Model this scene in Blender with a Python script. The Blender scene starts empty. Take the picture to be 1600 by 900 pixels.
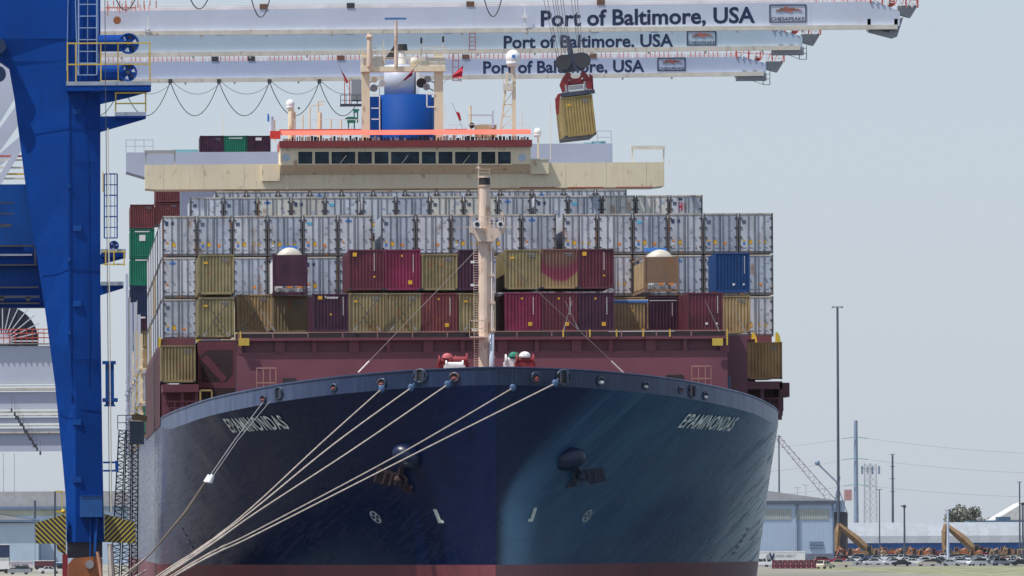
import bpy, math, random
from mathutils import Vector, Matrix
random.seed(7)
SC = bpy.context.scene
COL = SC.collection
# ------------------------------------------------------------------ camera
F = 13380.0; PX, PY, TH = 82.0, 840.0, 0.005          # focal length in photo pixels, principal point, roll
CZ = 10.0
cam = bpy.data.cameras.new('camera'); co = bpy.data.objects.new('camera', cam); COL.objects.link(co)
cam.sensor_width = 36; cam.lens = 36 * F / 1600
cam.shift_x = (800 - PX) / 1600; cam.shift_y = (PY - 450) / 1600
cam.clip_start = 1; cam.clip_end = 40000
co.location = (0, 0, CZ); co.rotation_euler = (math.pi / 2, TH, 0)
SC.camera = co
# ------------------------------------------------------------------ world, sun, exposure
SUN_EL = math.radians(63); SUN_AZ = math.radians(-114)   # azimuth measured from +Y (away from camera), negative = left
world = bpy.data.worlds.new("World"); SC.world = world; world.use_nodes = True
nt = world.node_tree; bg = nt.nodes['Background']
sky = nt.nodes.new('ShaderNodeTexSky'); sky.sky_type = 'NISHITA'; sky.sun_disc = False
sky.sun_elevation = SUN_EL; sky.sun_rotation = SUN_AZ
sky.air_density = 1.0; sky.dust_density = 0.5; sky.ozone_density = 1.5; sky.altitude = 0
hzm = nt.nodes.new('ShaderNodeMix'); hzm.data_type = 'RGBA'; hzm.inputs[0].default_value = .72     # even milky haze over the whole dome
nt.links.new(sky.outputs[0], hzm.inputs[6]); hzm.inputs[7].default_value = (5.75, 6.55, 7.85, 1)
nt.links.new(hzm.outputs[2], bg.inputs[0]); bg.inputs[1].default_value = 0.10
sl = bpy.data.lights.new('sun', 'SUN'); sl.energy = 5.0; sl.angle = math.radians(0.5); sl.color = (1, .95, .88)
so = bpy.data.objects.new('sun', sl); COL.objects.link(so)
sd = Vector((math.sin(SUN_AZ) * math.cos(SUN_EL), math.cos(SUN_AZ) * math.cos(SUN_EL), math.sin(SUN_EL)))
so.rotation_euler = (-sd).to_track_quat('-Z', 'Y').to_euler()
SC.view_settings.view_transform = 'Standard'; SC.view_settings.look = 'None'
SC.view_settings.exposure = 0.0; SC.view_settings.gamma = 1
SC.render.engine = 'CYCLES'; SC.cycles.max_bounces = 6; SC.cycles.volume_bounces = 0
HAZE = 0.000011

def at(px, py, Y, s=None):
    dx, dy = px - PX, py - PY
    c, n = math.cos(TH), math.sin(TH)
    u = dx * c - dy * n; v = dx * n + dy * c
    return Vector((u * Y / F, Y, CZ - v * Y / F))
def lin(r, g, b):
    f = lambda c: (c / 12.92 if c <= .04045 else ((c + .055) / 1.055) ** 2.4)
    return (f(r / 255), f(g / 255), f(b / 255))

# ------------------------------------------------------------------ materials
MATS = {}
def mat(name, rgb, rough=.5, metal=0, var=.1, scale=.8, streak=0., dirt=(.12, .1, .08), rust=0., bump=0., rnd=.06, spec=.5, emit=0):
    if name in MATS: return MATS[name]
    m = bpy.data.materials.new(name); m.use_nodes = True; N = m.node_tree.nodes; L = m.node_tree.links
    b = N['Principled BSDF']; b.inputs['Roughness'].default_value = rough; b.inputs['Metallic'].default_value = metal
    b.inputs['Specular IOR Level'].default_value = spec
    tc = N.new('ShaderNodeTexCoord'); oi = N.new('ShaderNodeObjectInfo')
    add = N.new('ShaderNodeVectorMath'); add.operation = 'ADD'; L.new(tc.outputs['Object'], add.inputs[0])
    sc_ = N.new('ShaderNodeVectorMath'); sc_.operation = 'SCALE'; sc_.inputs['Scale'].default_value = 37.
    cmb = N.new('ShaderNodeCombineXYZ')
    for k in range(3): L.new(oi.outputs['Random'], cmb.inputs[k])
    L.new(cmb.outputs[0], sc_.inputs[0]); L.new(sc_.outputs[0], add.inputs[1])
    vec = add.outputs[0]
    def noise(scale, detail=4, stretch=None):
        n = N.new('ShaderNodeTexNoise'); n.inputs['Scale'].default_value = scale; n.inputs['Detail'].default_value = detail
        if stretch:
            mp = N.new('ShaderNodeMapping'); mp.inputs['Scale'].default_value = stretch; L.new(vec, mp.inputs[0]); L.new(mp.outputs[0], n.inputs['Vector'])
        else: L.new(vec, n.inputs['Vector'])
        return n.outputs['Fac']
    def ramp(fac, a, bb):
        r = N.new('ShaderNodeMapRange'); r.inputs['From Min'].default_value = a; r.inputs['From Max'].default_value = bb; L.new(fac, r.inputs['Value']); return r.outputs[0]
    def mix(fac, a, bcol, blend='MIX'):
        x = N.new('ShaderNodeMix'); x.data_type = 'RGBA'; x.blend_type = blend
        if isinstance(fac, float): x.inputs[0].default_value = fac
        else: L.new(fac, x.inputs[0])
        for i, v in ((6, a), (7, bcol)):
            if isinstance(v, tuple): x.inputs[i].default_value = (*v, 1)
            else: L.new(v, x.inputs[i])
        return x.outputs[2]
    cur = tuple(rgb)
    d = tuple(c * (1 - var * 1.6) for c in rgb); l = tuple(min(.95, c * (1 + var)) for c in rgb)
    cur = mix(ramp(noise(scale), .3, .7), d, l)
    if rnd:
        hv = N.new('ShaderNodeHueSaturation'); mr = N.new('ShaderNodeMapRange'); L.new(oi.outputs['Random'], mr.inputs['Value'])
        mr.inputs['To Min'].default_value = 1 - rnd * 2; mr.inputs['To Max'].default_value = 1 + rnd; L.new(mr.outputs[0], hv.inputs['Value']); L.new(cur, hv.inputs['Color']); cur = hv.outputs[0]
    if streak:
        f = ramp(noise(1., 5, (5, 5, .35)), .5, .78); mu = N.new('ShaderNodeMath'); mu.operation = 'MULTIPLY'; mu.inputs[1].default_value = streak; L.new(f, mu.inputs[0])
        cur = mix(mu.outputs[0], cur, dirt)
    if rust:
        f = ramp(noise(1.3, 7, (1.4, 1.4, .6)), .62 - rust * .12, .75 - rust * .1); mu = N.new('ShaderNodeMath'); mu.operation = 'MULTIPLY'; mu.inputs[1].default_value = .75; L.new(f, mu.inputs[0])
        cur = mix(mu.outputs[0], cur, (.28, .11, .035))
    if isinstance(cur, tuple): b.inputs['Base Color'].default_value = (*cur, 1)
    else: L.new(cur, b.inputs['Base Color'])
    if bump:
        bp = N.new('ShaderNodeBump'); bp.inputs['Strength'].default_value = bump; bp.inputs['Distance'].default_value = .05
        L.new(noise(1.2, 3), bp.inputs['Height']); L.new(bp.outputs[0], b.inputs['Normal'])
    MATS[name] = m; return m

M = {}
M['reefer'] = mat('reefer white paint', (.57, .595, .655), .45, var=.12, rust=.05, streak=.5, dirt=(.35, .33, .31), rnd=.09)
M['reefer_b'] = mat('reefer grey paint', (.44, .49, .58), .45, var=.15, rust=.1, streak=.5, dirt=(.3, .28, .27), rnd=.05)
M['reefer_frame'] = mat('reefer frame steel', (.13, .13, .14), .55, var=.2, rust=.5)
M['rail_beige'] = mat('weathered beige rail', (.55, .50, .42), .6, var=.15, rust=.4)
M['rod'] = mat('galvanised rod', (.20, .22, .27), .45, metal=.3)
M['black'] = mat('black rubber gasket', (.025, .025, .03), .6)
M['gap'] = mat('dark steel fitting', (.05, .05, .06), .6)
M['olive'] = mat('olive container paint', (.285, .235, .12), .5, var=.2, streak=.35, dirt=(.17, .14, .08), rust=.15)
M['mustard'] = mat('mustard container paint', (.38, .28, .10), .5, var=.15, streak=.35, dirt=(.2, .15, .07), rust=.1)
M['reefer_c'] = mat('reefer cream paint', (.66, .64, .58), .45, var=.1, rust=.1, streak=.5, dirt=(.4, .36, .3), rnd=.06)
M['olive2'] = mat('grey olive container paint', (.21, .175, .095), .5, var=.2, streak=.4, dirt=(.12, .1, .07), rust=.15)
M['tan'] = mat('tan container paint', (.40, .28, .14), .5, var=.2, streak=.3, dirt=(.2, .15, .09), rust=.1)
M['orange_tan'] = mat('orange tan container paint', (.42, .24, .095), .5, var=.2, streak=.3, dirt=(.2, .13, .07), rust=.1)
M['maroon'] = mat('maroon container paint', (.135, .028, .048), .45, var=.25, streak=.25, dirt=(.1, .05, .06))
M['dmaroon'] = mat('dark maroon container paint', (.07, .02, .05), .45, var=.25, streak=.2, dirt=(.07, .035, .05))
M['crimson'] = mat('crimson container paint', (.23, .022, .075), .45, var=.25, streak=.2, dirt=(.14, .04, .06))
M['redbrown'] = mat('red brown container paint', (.19, .048, .055), .5, var=.15, streak=.35, dirt=(.12, .07, .06), rust=.1)
M['blue_c'] = mat('blue container paint', (.006, .06, .22), .45, var=.1, streak=.2, dirt=(.03, .05, .1))
M['navy_c'] = mat('navy container paint', (.015, .035, .10), .45, var=.1)
M['green_c'] = mat('green container paint', (.01, .20, .12), .45, var=.1, streak=.2, dirt=(.03, .12, .08))
M['brown_p'] = mat('brown tank frame paint', (.23, .15, .095), .5, var=.08, rust=.3)
M['st_y'] = mat('yellow sticker', (.75, .42, .03), .5, rnd=0); M['st_o'] = mat('orange sticker', (.75, .25, .04), .5, rnd=0)
M['st_b'] = mat('blue sticker', (.05, .2, .6), .5, rnd=0); M['st_n'] = mat('navy decal', (.03, .05, .12), .5, rnd=0)
M['st_w'] = mat('white marking', (.75, .75, .75), .5, rnd=0); M['st_r'] = mat('red decal', (.6, .03, .08), .5, rnd=0)
M['st_g'] = mat('grey marking', (.22, .24, .3), .5, rnd=0); M['logo'] = mat('dark logo decal', (.09, .11, .18), .5, rnd=0); M['st_f'] = mat('faded grey marking', (.40, .44, .52), .5, rnd=0); M['st_c'] = mat('cyan decal', (.1, .45, .65), .5, rnd=0)
M['cream'] = mat('cream superstructure paint', (.80, .69, .49), .45, var=.05, scale=.3, streak=.3, dirt=(.55, .42, .28), rust=.02, rnd=0)
M['mast'] = mat('cream mast paint', (.70, .55, .45), .45, var=.08, streak=.35, dirt=(.4, .25, .14), rust=.5, rnd=0)
M['white'] = mat('white paint', (.78, .78, .78), .4, var=.04, rnd=0)
M['lav'] = mat('pale grey paint', (.52, .58, .72), .45, var=.04, scale=.3, rnd=0)
M['coral'] = mat('coral red screen', (.76, .15, .10), .5, var=.05, rnd=0)
M['deckred'] = mat('dark red band paint', (.38, .06, .055), .5, var=.08, rnd=0)
M['glass'] = mat('dark bridge glass', (.02, .04, .06), .15, var=.4, scale=1.2, spec=.15)
M['funnel'] = mat('blue funnel paint', (.001, .05, .25), .65, spec=.15, var=.05, scale=.4, rnd=0)
M['silver'] = mat('silver funnel casing', (.52, .56, .66), .4, metal=.15, var=.05, rnd=0)
M['shipmaroon'] = mat('maroon deck steel', (.15, .045, .068), .5, var=.1, scale=.35, streak=.2, dirt=(.15, .07, .08), rnd=0)
M['deck'] = mat('red oxide deck', (.17, .05, .045), .7, rnd=0)
M['yellow'] = mat('yellow safety paint', (.62, .44, .07), .5, var=.1, rust=.2, rnd=0)
M['cblue'] = mat('blue crane paint', (.0008, .05, .28), .6, spec=.12, var=.1, scale=.25, streak=.4, dirt=(.006, .03, .13), rnd=0)
M['cblue2'] = mat('blue crane paint faded', (.003, .07, .31), .6, spec=.2, var=.12, scale=.4, streak=.35, dirt=(.03, .06, .14), rnd=0)
M['cgrey'] = mat('galvanised walkway steel', (.35, .40, .48), .5, metal=.2, rnd=0)
M['boom'] = mat('white crane boom paint', (.55, .60, .73), .42, var=.05, scale=.15, streak=.12, dirt=(.45, .45, .5), rnd=0)
M['boomc'] = mat('cream boom flange paint', (.66, .62, .54), .5, var=.1, rust=.2, rnd=0)
M['redrail'] = mat('red railing paint', (.55, .10, .07), .5, var=.1, rnd=0)
M['letter'] = mat('dark blue lettering', (.008, .02, .075), .5, rnd=0)
M['cable'] = mat('black cable', (.06, .07, .09), .6)
M['rope'] = mat('pale mooring rope', (.50, .42, .36), .8, var=.15, scale=3)
M['wire'] = mat('steel wire rope', (.22, .2, .2), .5)
M['dsteel'] = mat('dark machinery steel', (.05, .055, .09), .5, var=.2)
M['sred'] = mat('spreader red paint', (.27, .022, .03), .45, var=.15, streak=.3)
M['sgrey'] = mat('grey machinery', (.30, .31, .33), .5)
M['orange'] = mat('orange machinery paint', (.36, .125, .045), .5, var=.15, rust=.1)
M['dig'] = mat('ochre excavator paint', (.25, .16, .08), .55, var=.15)
M['track'] = mat('black track rubber', (.03, .03, .035), .8)
M['hut'] = mat('pale blue cladding', (.42, .52, .66), .6, var=.04, scale=.2, streak=.15, dirt=(.35, .42, .5), rnd=0)
M['roof'] = mat('grey roof sheet', (.36, .36, .38), .7, var=.08, rnd=0)
M['olivewin'] = mat('translucent olive panel', (.36, .38, .30), .6, var=.1, rnd=0)
M['shedblue'] = mat('blue shed wall', (.012, .09, .30), .6, rnd=0)
M['shedwhite'] = mat('white fabric roof', (.30, .33, .37), .6, var=.08, scale=.1, rnd=0)
M['pole'] = mat('dark pole', (.07, .09, .13), .6, rnd=0)
M['steelpole'] = mat('grey blue steel pole', (.22, .29, .40), .5, rnd=0)
M['lattice'] = mat('galvanised lattice steel', (.50, .53, .58), .5, rnd=0)
M['insul'] = mat('green glass insulator', (.2, .4, .35), .3, rnd=0)
M['leaf'] = mat('foliage', (.20, .21, .18), .8, var=.4, scale=.4, rnd=0); M['bark'] = mat('bark', (.09, .07, .05), .9)
M['carglass'] = mat('car glass', (.02, .03, .04), .08)
M['green_k'] = mat('green canvas', (.01, .17, .12), .7)
M['concrete'] = mat('quay concrete', (.30, .29, .27), .8, var=.2, scale=.05, rnd=0)

def hull_material():
    m = bpy.data.materials.new('navy hull paint'); m.use_nodes = True; N = m.node_tree.nodes; L = m.node_tree.links
    b = N['Principled BSDF']; b.inputs['Roughness'].default_value = .3; b.inputs['Specular IOR Level'].default_value = .32
    g = N.new('ShaderNodeNewGeometry')
    def nz(detail, rot, size, a, c):
        mp = N.new('ShaderNodeMapping'); mp.vector_type = 'TEXTURE'; mp.inputs['Scale'].default_value = size; mp.inputs['Rotation'].default_value = [math.radians(q) for q in rot]
        n = N.new('ShaderNodeTexNoise'); n.inputs['Scale'].default_value = 1; n.inputs['Detail'].default_value = detail
        L.new(g.outputs['Position'], mp.inputs[0]); L.new(mp.outputs[0], n.inputs['Vector'])
        r = N.new('ShaderNodeMapRange'); r.inputs['From Min'].default_value = a; r.inputs['From Max'].default_value = c; L.new(n.outputs['Fac'], r.inputs['Value'])
        return n.outputs['Fac'], r.outputs[0]
    _, scuff = nz(6, (0, -42, 0), (5.5, 3, .28), .50, .72)
    _, ver = nz(5, (0, 0, 0), (.5, 2, 7), .50, .8)
    _, big = nz(4, (0, 0, 0), (11, 11, 11), .35, .65)
    _, fine = nz(8, (0, -46, 0), (1.0, 1.5, .13), .58, .68)
    _, broad = nz(3, (0, -38, 0), (9, 6, 2.2), .40, .66)
    def mx(f, a, c, k):
        mu = N.new('ShaderNodeMath'); mu.operation = 'MULTIPLY'; mu.inputs[1].default_value = k; L.new(f, mu.inputs[0])
        x = N.new('ShaderNodeMix'); x.data_type = 'RGBA'; L.new(mu.outputs[0], x.inputs[0])
        for i, v in ((6, a), (7, c)):
            if isinstance(v, tuple): x.inputs[i].default_value = (*v, 1)
            else: L.new(v, x.inputs[i])
        return x.outputs[2]
    sx_ = N.new('ShaderNodeSeparateXYZ'); L.new(g.outputs['Position'], sx_.inputs[0])
    def rng(sock, a, b2):
        r_ = N.new('ShaderNodeMapRange'); r_.interpolation_type = 'SMOOTHSTEP'; r_.inputs['From Min'].default_value = a; r_.inputs['From Max'].default_value = b2; L.new(sock, r_.inputs['Value']); return r_.outputs[0]
    def op(o_, p_, q_):
        m_ = N.new('ShaderNodeMath'); m_.operation = o_
        for k_, v_ in enumerate((p_, q_)):
            if isinstance(v_, (int, float)): m_.inputs[k_].default_value = v_
            else: L.new(v_, m_.inputs[k_])
        return m_.outputs[0]
    mul = lambda p_, q_: op('MULTIPLY', p_, q_)
    # sky reflection painted on the seaward side: starts at the stem low down, further out higher up
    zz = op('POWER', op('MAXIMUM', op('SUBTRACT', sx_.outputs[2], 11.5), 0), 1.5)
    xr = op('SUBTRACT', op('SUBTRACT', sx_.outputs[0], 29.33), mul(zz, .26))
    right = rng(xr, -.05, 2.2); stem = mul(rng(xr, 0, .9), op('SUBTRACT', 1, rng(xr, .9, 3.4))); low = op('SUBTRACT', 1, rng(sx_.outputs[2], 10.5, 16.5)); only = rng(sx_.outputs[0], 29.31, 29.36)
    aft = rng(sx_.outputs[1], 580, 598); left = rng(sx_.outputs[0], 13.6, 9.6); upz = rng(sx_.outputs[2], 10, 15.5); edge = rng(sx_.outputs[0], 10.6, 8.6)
    _, pat = nz(5, (0, 58, 0), (5, 3, .8), .40, .62)
    c = mx(big, (.0004, .0062, .042), (.0006, .008, .052), 1)
    c = mx(ver, c, (.004, .016, .055), .5)
    c = mx(mul(right, only), c, (.010, .046, .118), .9)                  # seaward side paler: sky reflection put into the colour, beneath the scuffs
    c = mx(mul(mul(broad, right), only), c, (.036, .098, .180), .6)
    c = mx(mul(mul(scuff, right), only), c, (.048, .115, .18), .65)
    c = mx(mul(mul(stem, low), only), c, (.14, .28, .42), .6)            # pale sky sheen painted along the stem
    c = mx(mul(mul(left, pat), upz), c, (.27, .245, .225), .8)             # chalky patches on the berth side, sunlit tone of the shoulder painted in
    c = mx(left, c, (.035, .045, .09), .6)
    c = mx(edge, c, (.13, .145, .22), .75)  # lighter tone of the sunlit hull edge painted in
    c = mx(mul(mul(fine, only), aft), c, (.003, .012, .035), .8)
    def line(sock, pitch, w_):
        fr_ = op('FRACT', op('DIVIDE', sock, pitch), 0); return op('LESS_THAN', op('ABSOLUTE', op('SUBTRACT', fr_, .5), 0), w_ / pitch / 2)
    seams = op('MAXIMUM', line(sx_.outputs[2], 2.75, .06), line(sx_.outputs[1], 8.7, .09))
    c = mx(seams, c, (.012, .03, .055), .35)
    _, weep = nz(6, (0, 0, 0), (.22, .5, 3.2), .66, .78)
    c = mx(mul(weep, rng(sx_.outputs[2], 12, 18)), c, (.10, .06, .05), .45)           # rust weeping from the bulwark
    L.new(c, b.inputs['Base Color'])
    r = N.new('ShaderNodeMapRange'); r.inputs['To Min'].default_value = .22; r.inputs['To Max'].default_value = .45; L.new(scuff, r.inputs['Value']); L.new(r.outputs[0], b.inputs['Roughness'])
    f2, _ = nz(3, (0, 0, 0), (2.6, 2.6, 4), 0, 1)
    bp = N.new('ShaderNodeBump'); bp.inputs['Strength'].default_value = .35; bp.inputs['Distance'].default_value = .12; L.new(f2, bp.inputs['Height']); L.new(bp.outputs[0], b.inputs['Normal'])
    return m
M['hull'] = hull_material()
M['boot'] = mat('red antifouling paint', (.20, .045, .055), .45, var=.15, scale=.3, streak=.5, dirt=(.10, .05, .06), rnd=0)
M['bulwark'] = mat('blue bulwark paint', (.003, .016, .062), .4, var=.15, scale=.5, streak=.3, dirt=(.10, .13, .2), rnd=0)
def paint_sky_sheen(m, y0, y1, colr, k):
    N = m.node_tree.nodes; L = m.node_tree.links; b = N['Principled BSDF']; src = b.inputs['Base Color'].links[0].from_socket
    g = N.new('ShaderNodeNewGeometry'); sp_ = N.new('ShaderNodeSeparateXYZ'); L.new(g.outputs['Position'], sp_.inputs[0]); r_ = N.new('ShaderNodeMapRange'); r_.interpolation_type = 'SMOOTHSTEP'
    r_.inputs['From Min'].default_value = y0; r_.inputs['From Max'].default_value = y1; r_.inputs['To Max'].default_value = k; L.new(sp_.outputs[1], r_.inputs['Value'])
    n = N.new('ShaderNodeTexNoise'); n.inputs['Scale'].default_value = 1; n.inputs['Detail'].default_value = 6; mp = N.new('ShaderNodeMapping'); mp.inputs['Scale'].default_value = (1.6, 1.6, .3); L.new(g.outputs['Position'], mp.inputs[0]); L.new(mp.outputs[0], n.inputs['Vector'])
    r2 = N.new('ShaderNodeMapRange'); r2.inputs['From Min'].default_value = .3; r2.inputs['From Max'].default_value = .6; r2.inputs['To Min'].default_value = .55; L.new(n.outputs['Fac'], r2.inputs['Value'])
    mu = N.new('ShaderNodeMath'); mu.operation = 'MULTIPLY'; L.new(r_.outputs[0], mu.inputs[0]); L.new(r2.outputs[0], mu.inputs[1])
    x = N.new('ShaderNodeMix'); x.data_type = 'RGBA'; L.new(mu.outputs[0], x.inputs[0]); L.new(src, x.inputs[6]); x.inputs[7].default_value = (*colr, 1); L.new(x.outputs[2], b.inputs['Base Color'])
paint_sky_sheen(M['bulwark'], 567, 584, (.115, .15, .25), .9)                # grazing sky reflection painted in, paler and streaky towards the shoulders

def hazard_material():
    m = bpy.data.materials.new('hazard stripes'); m.use_nodes = True; N = m.node_tree.nodes; L = m.node_tree.links
    b = N['Principled BSDF']; b.inputs['Roughness'].default_value = .55
    g = N.new('ShaderNodeNewGeometry'); sx = N.new('ShaderNodeSeparateXYZ'); L.new(g.outputs['Position'], sx.inputs[0])
    a1 = N.new('ShaderNodeMath'); a1.operation = 'SUBTRACT'; a1.inputs[1].default_value = at(134, 0, 634).x; L.new(sx.outputs[0], a1.inputs[0])
    ab = N.new('ShaderNodeMath'); ab.operation = 'ABSOLUTE'; L.new(a1.outputs[0], ab.inputs[0])
    ad = N.new('ShaderNodeMath'); ad.operation = 'SUBTRACT'; L.new(sx.outputs[2], ad.inputs[0]); L.new(ab.outputs[0], ad.inputs[1])
    mu = N.new('ShaderNodeMath'); mu.operation = 'MULTIPLY'; mu.inputs[1].default_value = 2.6; L.new(ad.outputs[0], mu.inputs[0])
    fr = N.new('ShaderNodeMath'); fr.operation = 'FRACT'; L.new(mu.outputs[0], fr.inputs[0])
    gt = N.new('ShaderNodeMath'); gt.operation = 'GREATER_THAN'; gt.inputs[1].default_value = .6; L.new(fr.outputs[0], gt.inputs[0])
    x = N.new('ShaderNodeMix'); x.data_type = 'RGBA'; L.new(gt.outputs[0], x.inputs[0]); x.inputs[6].default_value = (.03, .035, .03, 1); x.inputs[7].default_value = (.55, .42, .08, 1)
    L.new(x.outputs[2], b.inputs['Base Color']); return m
M['hazard'] = hazard_material()

# ------------------------------------------------------------------ mesh helpers
class MB:
    def __init__(s): s.v = []; s.f = []; s.m = []; s.k = 0
    def mi(s, k): s.k = k; return s
    def face(s, pts):
        i = len(s.v); s.v += [tuple(p) for p in pts]; s.f.append(tuple(range(i, i + len(pts)))); s.m.append(s.k)
    def box(s, x0, x1, y0, y1, z0, z1):
        s.prism([(x0, z0), (x1, z0), (x1, z1), (x0, z1)], y0, y1); return s
    def prism(s, poly, y0, y1, tf=None):
        n = len(poly); i = len(s.v)
        a = [(p[0], y0, p[1]) for p in poly] + [(p[0], y1, p[1]) for p in poly]
        if tf: a = [tuple(tf(Vector(q))) for q in a]
        s.v += a
        s.f.append(tuple(i + k for k in range(n))); s.f.append(tuple(i + n + k for k in reversed(range(n)))); s.m += [s.k] * 2
        for k in range(n):
            j = (k + 1) % n; s.f.append((i + k, i + n + k, i + n + j, i + j)); s.m.append(s.k)
        return s
    def bar(s, p, q, w, h=None):
        h = h or w; p = Vector(p); q = Vector(q); d = (q - p)
        if d.length < 1e-6: return s
        d.normalize(); up = Vector((0, 0, 1)) if abs(d.z) < .9 else Vector((0, 1, 0))
        a = d.cross(up).normalized() * w / 2; b = a.normalized().cross(d).normalized() * h / 2
        i = len(s.v)
        for c in (p, q):
            for sa, sb in ((-1, -1), (1, -1), (1, 1), (-1, 1)): s.v.append(tuple(c + a * sa + b * sb))
        for f in ((0, 1, 2, 3), (7, 6, 5, 4), (0, 4, 5, 1), (1, 5, 6, 2), (2, 6, 7, 3), (3, 7, 4, 0)): s.f.append(tuple(i + k for k in f)); s.m.append(s.k)
        return s
    def tube(s, pts, r, n=5, cap=True):
        pts = [Vector(p) for p in pts]; i = len(s.v); N = len(pts)
        rr = r if isinstance(r, (list, tuple)) else [r] * N
        for j, p in enumerate(pts):
            d = (pts[min(j + 1, N - 1)] - pts[max(j - 1, 0)]).normalized()
            up = Vector((0, 0, 1)) if abs(d.z) < .95 else Vector((0, 1, 0))
            a = d.cross(up).normalized(); b = a.cross(d)
            for k in range(n):
                t = 2 * math.pi * k / n; s.v.append(tuple(p + (a * math.cos(t) + b * math.sin(t)) * rr[j]))
        for j in range(N - 1):
            for k in range(n):
                l = (k + 1) % n; s.f.append((i + j * n + k, i + j * n + l, i + j * n + n + l, i + j * n + n + k)); s.m.append(s.k)
        if cap and n > 2:
            s.f.append(tuple(i + k for k in reversed(range(n)))); s.f.append(tuple(i + (N - 1) * n + k for k in range(n))); s.m += [s.k] * 2
        return s
    def cyl(s, p, q, r, n=16, r2=None): return s.tube([p, q], [r, r if r2 is None else r2], n)
    def ball(s, c, rx, ry=None, rz=None, nu=16, nv=10, zmin=-1):
        ry = ry or rx; rz = rz or rx; i = len(s.v); c = Vector(c)
        for a in range(nv + 1):
            t = math.pi * a / nv; zz = max(math.cos(t), zmin)
            for b in range(nu):
                u = 2 * math.pi * b / nu; s.v.append((c.x + rx * math.sin(t) * math.cos(u), c.y + ry * math.sin(t) * math.sin(u), c.z + rz * zz))
        for a in range(nv):
            for b in range(nu):
                d = (b + 1) % nu; s.f.append((i + a * nu + b, i + a * nu + nu + b, i + a * nu + nu + d, i + a * nu + d)); s.m.append(s.k)
        return s
    def build(s, name, mats, parent=None, smooth=False, kind=None, org=None):
        if not isinstance(mats, (list, tuple)): mats = [mats]
        o = Vector(org) if org is not None else wpos(parent)
        me = bpy.data.meshes.new(name); me.from_pydata([(v[0] - o.x, v[1] - o.y, v[2] - o.z) for v in s.v], [], s.f)
        for m_ in mats: me.materials.append(m_)
        me.polygons.foreach_set('material_index', s.m)
        if smooth: me.polygons.foreach_set('use_smooth', [True] * len(s.f))
        me.update()
        ob = bpy.data.objects.new(name, me); COL.objects.link(ob)
        if parent: ob.parent = parent
        else: ob.location = o
        if kind: ob['kind'] = kind
        return ob
def wpos(p):
    v = Vector((0, 0, 0))
    while p: v += Vector(p.location); p = p.parent
    return v
def tag(o, label=None, cat=None, group=None, kind=None):
    for k, v in (('label', label), ('category', cat), ('group', group), ('kind', kind)):
        if v: o[k] = v
    return o
def thing(name, loc, label, cat, group=None):
    o = bpy.data.objects.new(name, None); COL.objects.link(o); o.location = loc; o.empty_display_size = .5
    return tag(o, label, cat, group)
def copy_tree(o, parent=None):
    c = o.copy(); COL.objects.link(c)
    if parent: c.parent = parent
    for ch in o.children: copy_tree(ch, c)
    return c
def text_geo(string, bold=.02, space=1.0):
    cu = bpy.data.curves.new('t', 'FONT'); cu.body = string; cu.offset = bold; cu.space_character = space; cu.resolution_u = 3
    o = bpy.data.objects.new('t', cu); COL.objects.link(o); bpy.context.view_layer.update()
    dg = bpy.context.evaluated_depsgraph_get(); me = o.evaluated_get(dg).to_mesh()
    vs = [(v.co.x, v.co.y) for v in me.vertices]; fs = [tuple(p.vertices) for p in me.polygons]
    x0 = min(v[0] for v in vs); x1 = max(v[0] for v in vs); y0 = min(v[1] for v in vs); y1 = max(v[1] for v in vs)
    o.evaluated_get(dg).to_mesh_clear(); bpy.data.objects.remove(o); bpy.data.curves.remove(cu)
    return [((x - x0) / (x1 - x0), (y - y0) / (y1 - y0)) for x, y in vs], fs
def text_part(string, place, name, m, parent, bold=.02, space=1.0):
    vs, fs = text_geo(string, bold, space); b = MB(); b.v = [tuple(place(u, v)) for u, v in vs]; b.f = fs; b.m = [0] * len(fs)
    return b.build(name, m, parent)
def lerp(a, b, t): return a + (b - a) * t
def sag(p, q, d, n=10): return [Vector(p).lerp(Vector(q), t / n) - Vector((0, 0, 4 * d * (t / n) * (1 - t / n))) for t in range(n + 1)]
def railing(b, pts, h=1.05, step=1.5, r=.03, mid=True):
    for a, c in zip(pts[:-1], pts[1:]):
        a = Vector(a); c = Vector(c); n = max(1, round((c - a).length / step)); up = Vector((0, 0, h))
        b.bar(a + up, c + up, r * 2)
        if mid: b.bar(a + up * .5, c + up * .5, r * 1.7)
        for k in range(n + 1): p = a.lerp(c, k / n); b.bar(p, p + up, r * 2)
ORD = 'first second third fourth fifth sixth seventh eighth ninth tenth eleventh twelfth thirteenth fourteenth fifteenth sixteenth seventeenth'.split()

# ------------------------------------------------------------------ ground, water, quay
def sheet(name, x0, x1, y0, y1, z, m):
    b = MB(); b.face([(x0, y0, z), (x1, y0, z), (x1, y1, z), (x0, y1, z)]); return b.build(name, m, kind='structure')
def water_mat():
    m = bpy.data.materials.new('harbour water'); m.use_nodes = True; N = m.node_tree.nodes; L = m.node_tree.links
    b = N['Principled BSDF']; b.inputs['Base Color'].default_value = (.07, .11, .125, 1); b.inputs['Roughness'].default_value = .12
    g = N.new('ShaderNodeNewGeometry'); n = N.new('ShaderNodeTexNoise'); n.inputs['Scale'].default_value = .35; n.inputs['Detail'].default_value = 6
    L.new(g.outputs['Position'], n.inputs['Vector']); bp = N.new('ShaderNodeBump'); bp.inputs['Strength'].default_value = .7; bp.inputs['Distance'].default_value = .5
    L.new(n.outputs['Fac'], bp.inputs['Height']); L.new(bp.outputs[0], b.inputs['Normal']); return m
sheet('water', -6000, 6000, -1500, 1455, 0, water_mat())
b = MB(); b.box(-5800, 5.2, -1400, 1452, -3, 2.5); b.build('quay', mat('quay asphalt', (.075, .075, .08), .8, var=.25, scale=.05, rnd=0), kind='structure')
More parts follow.
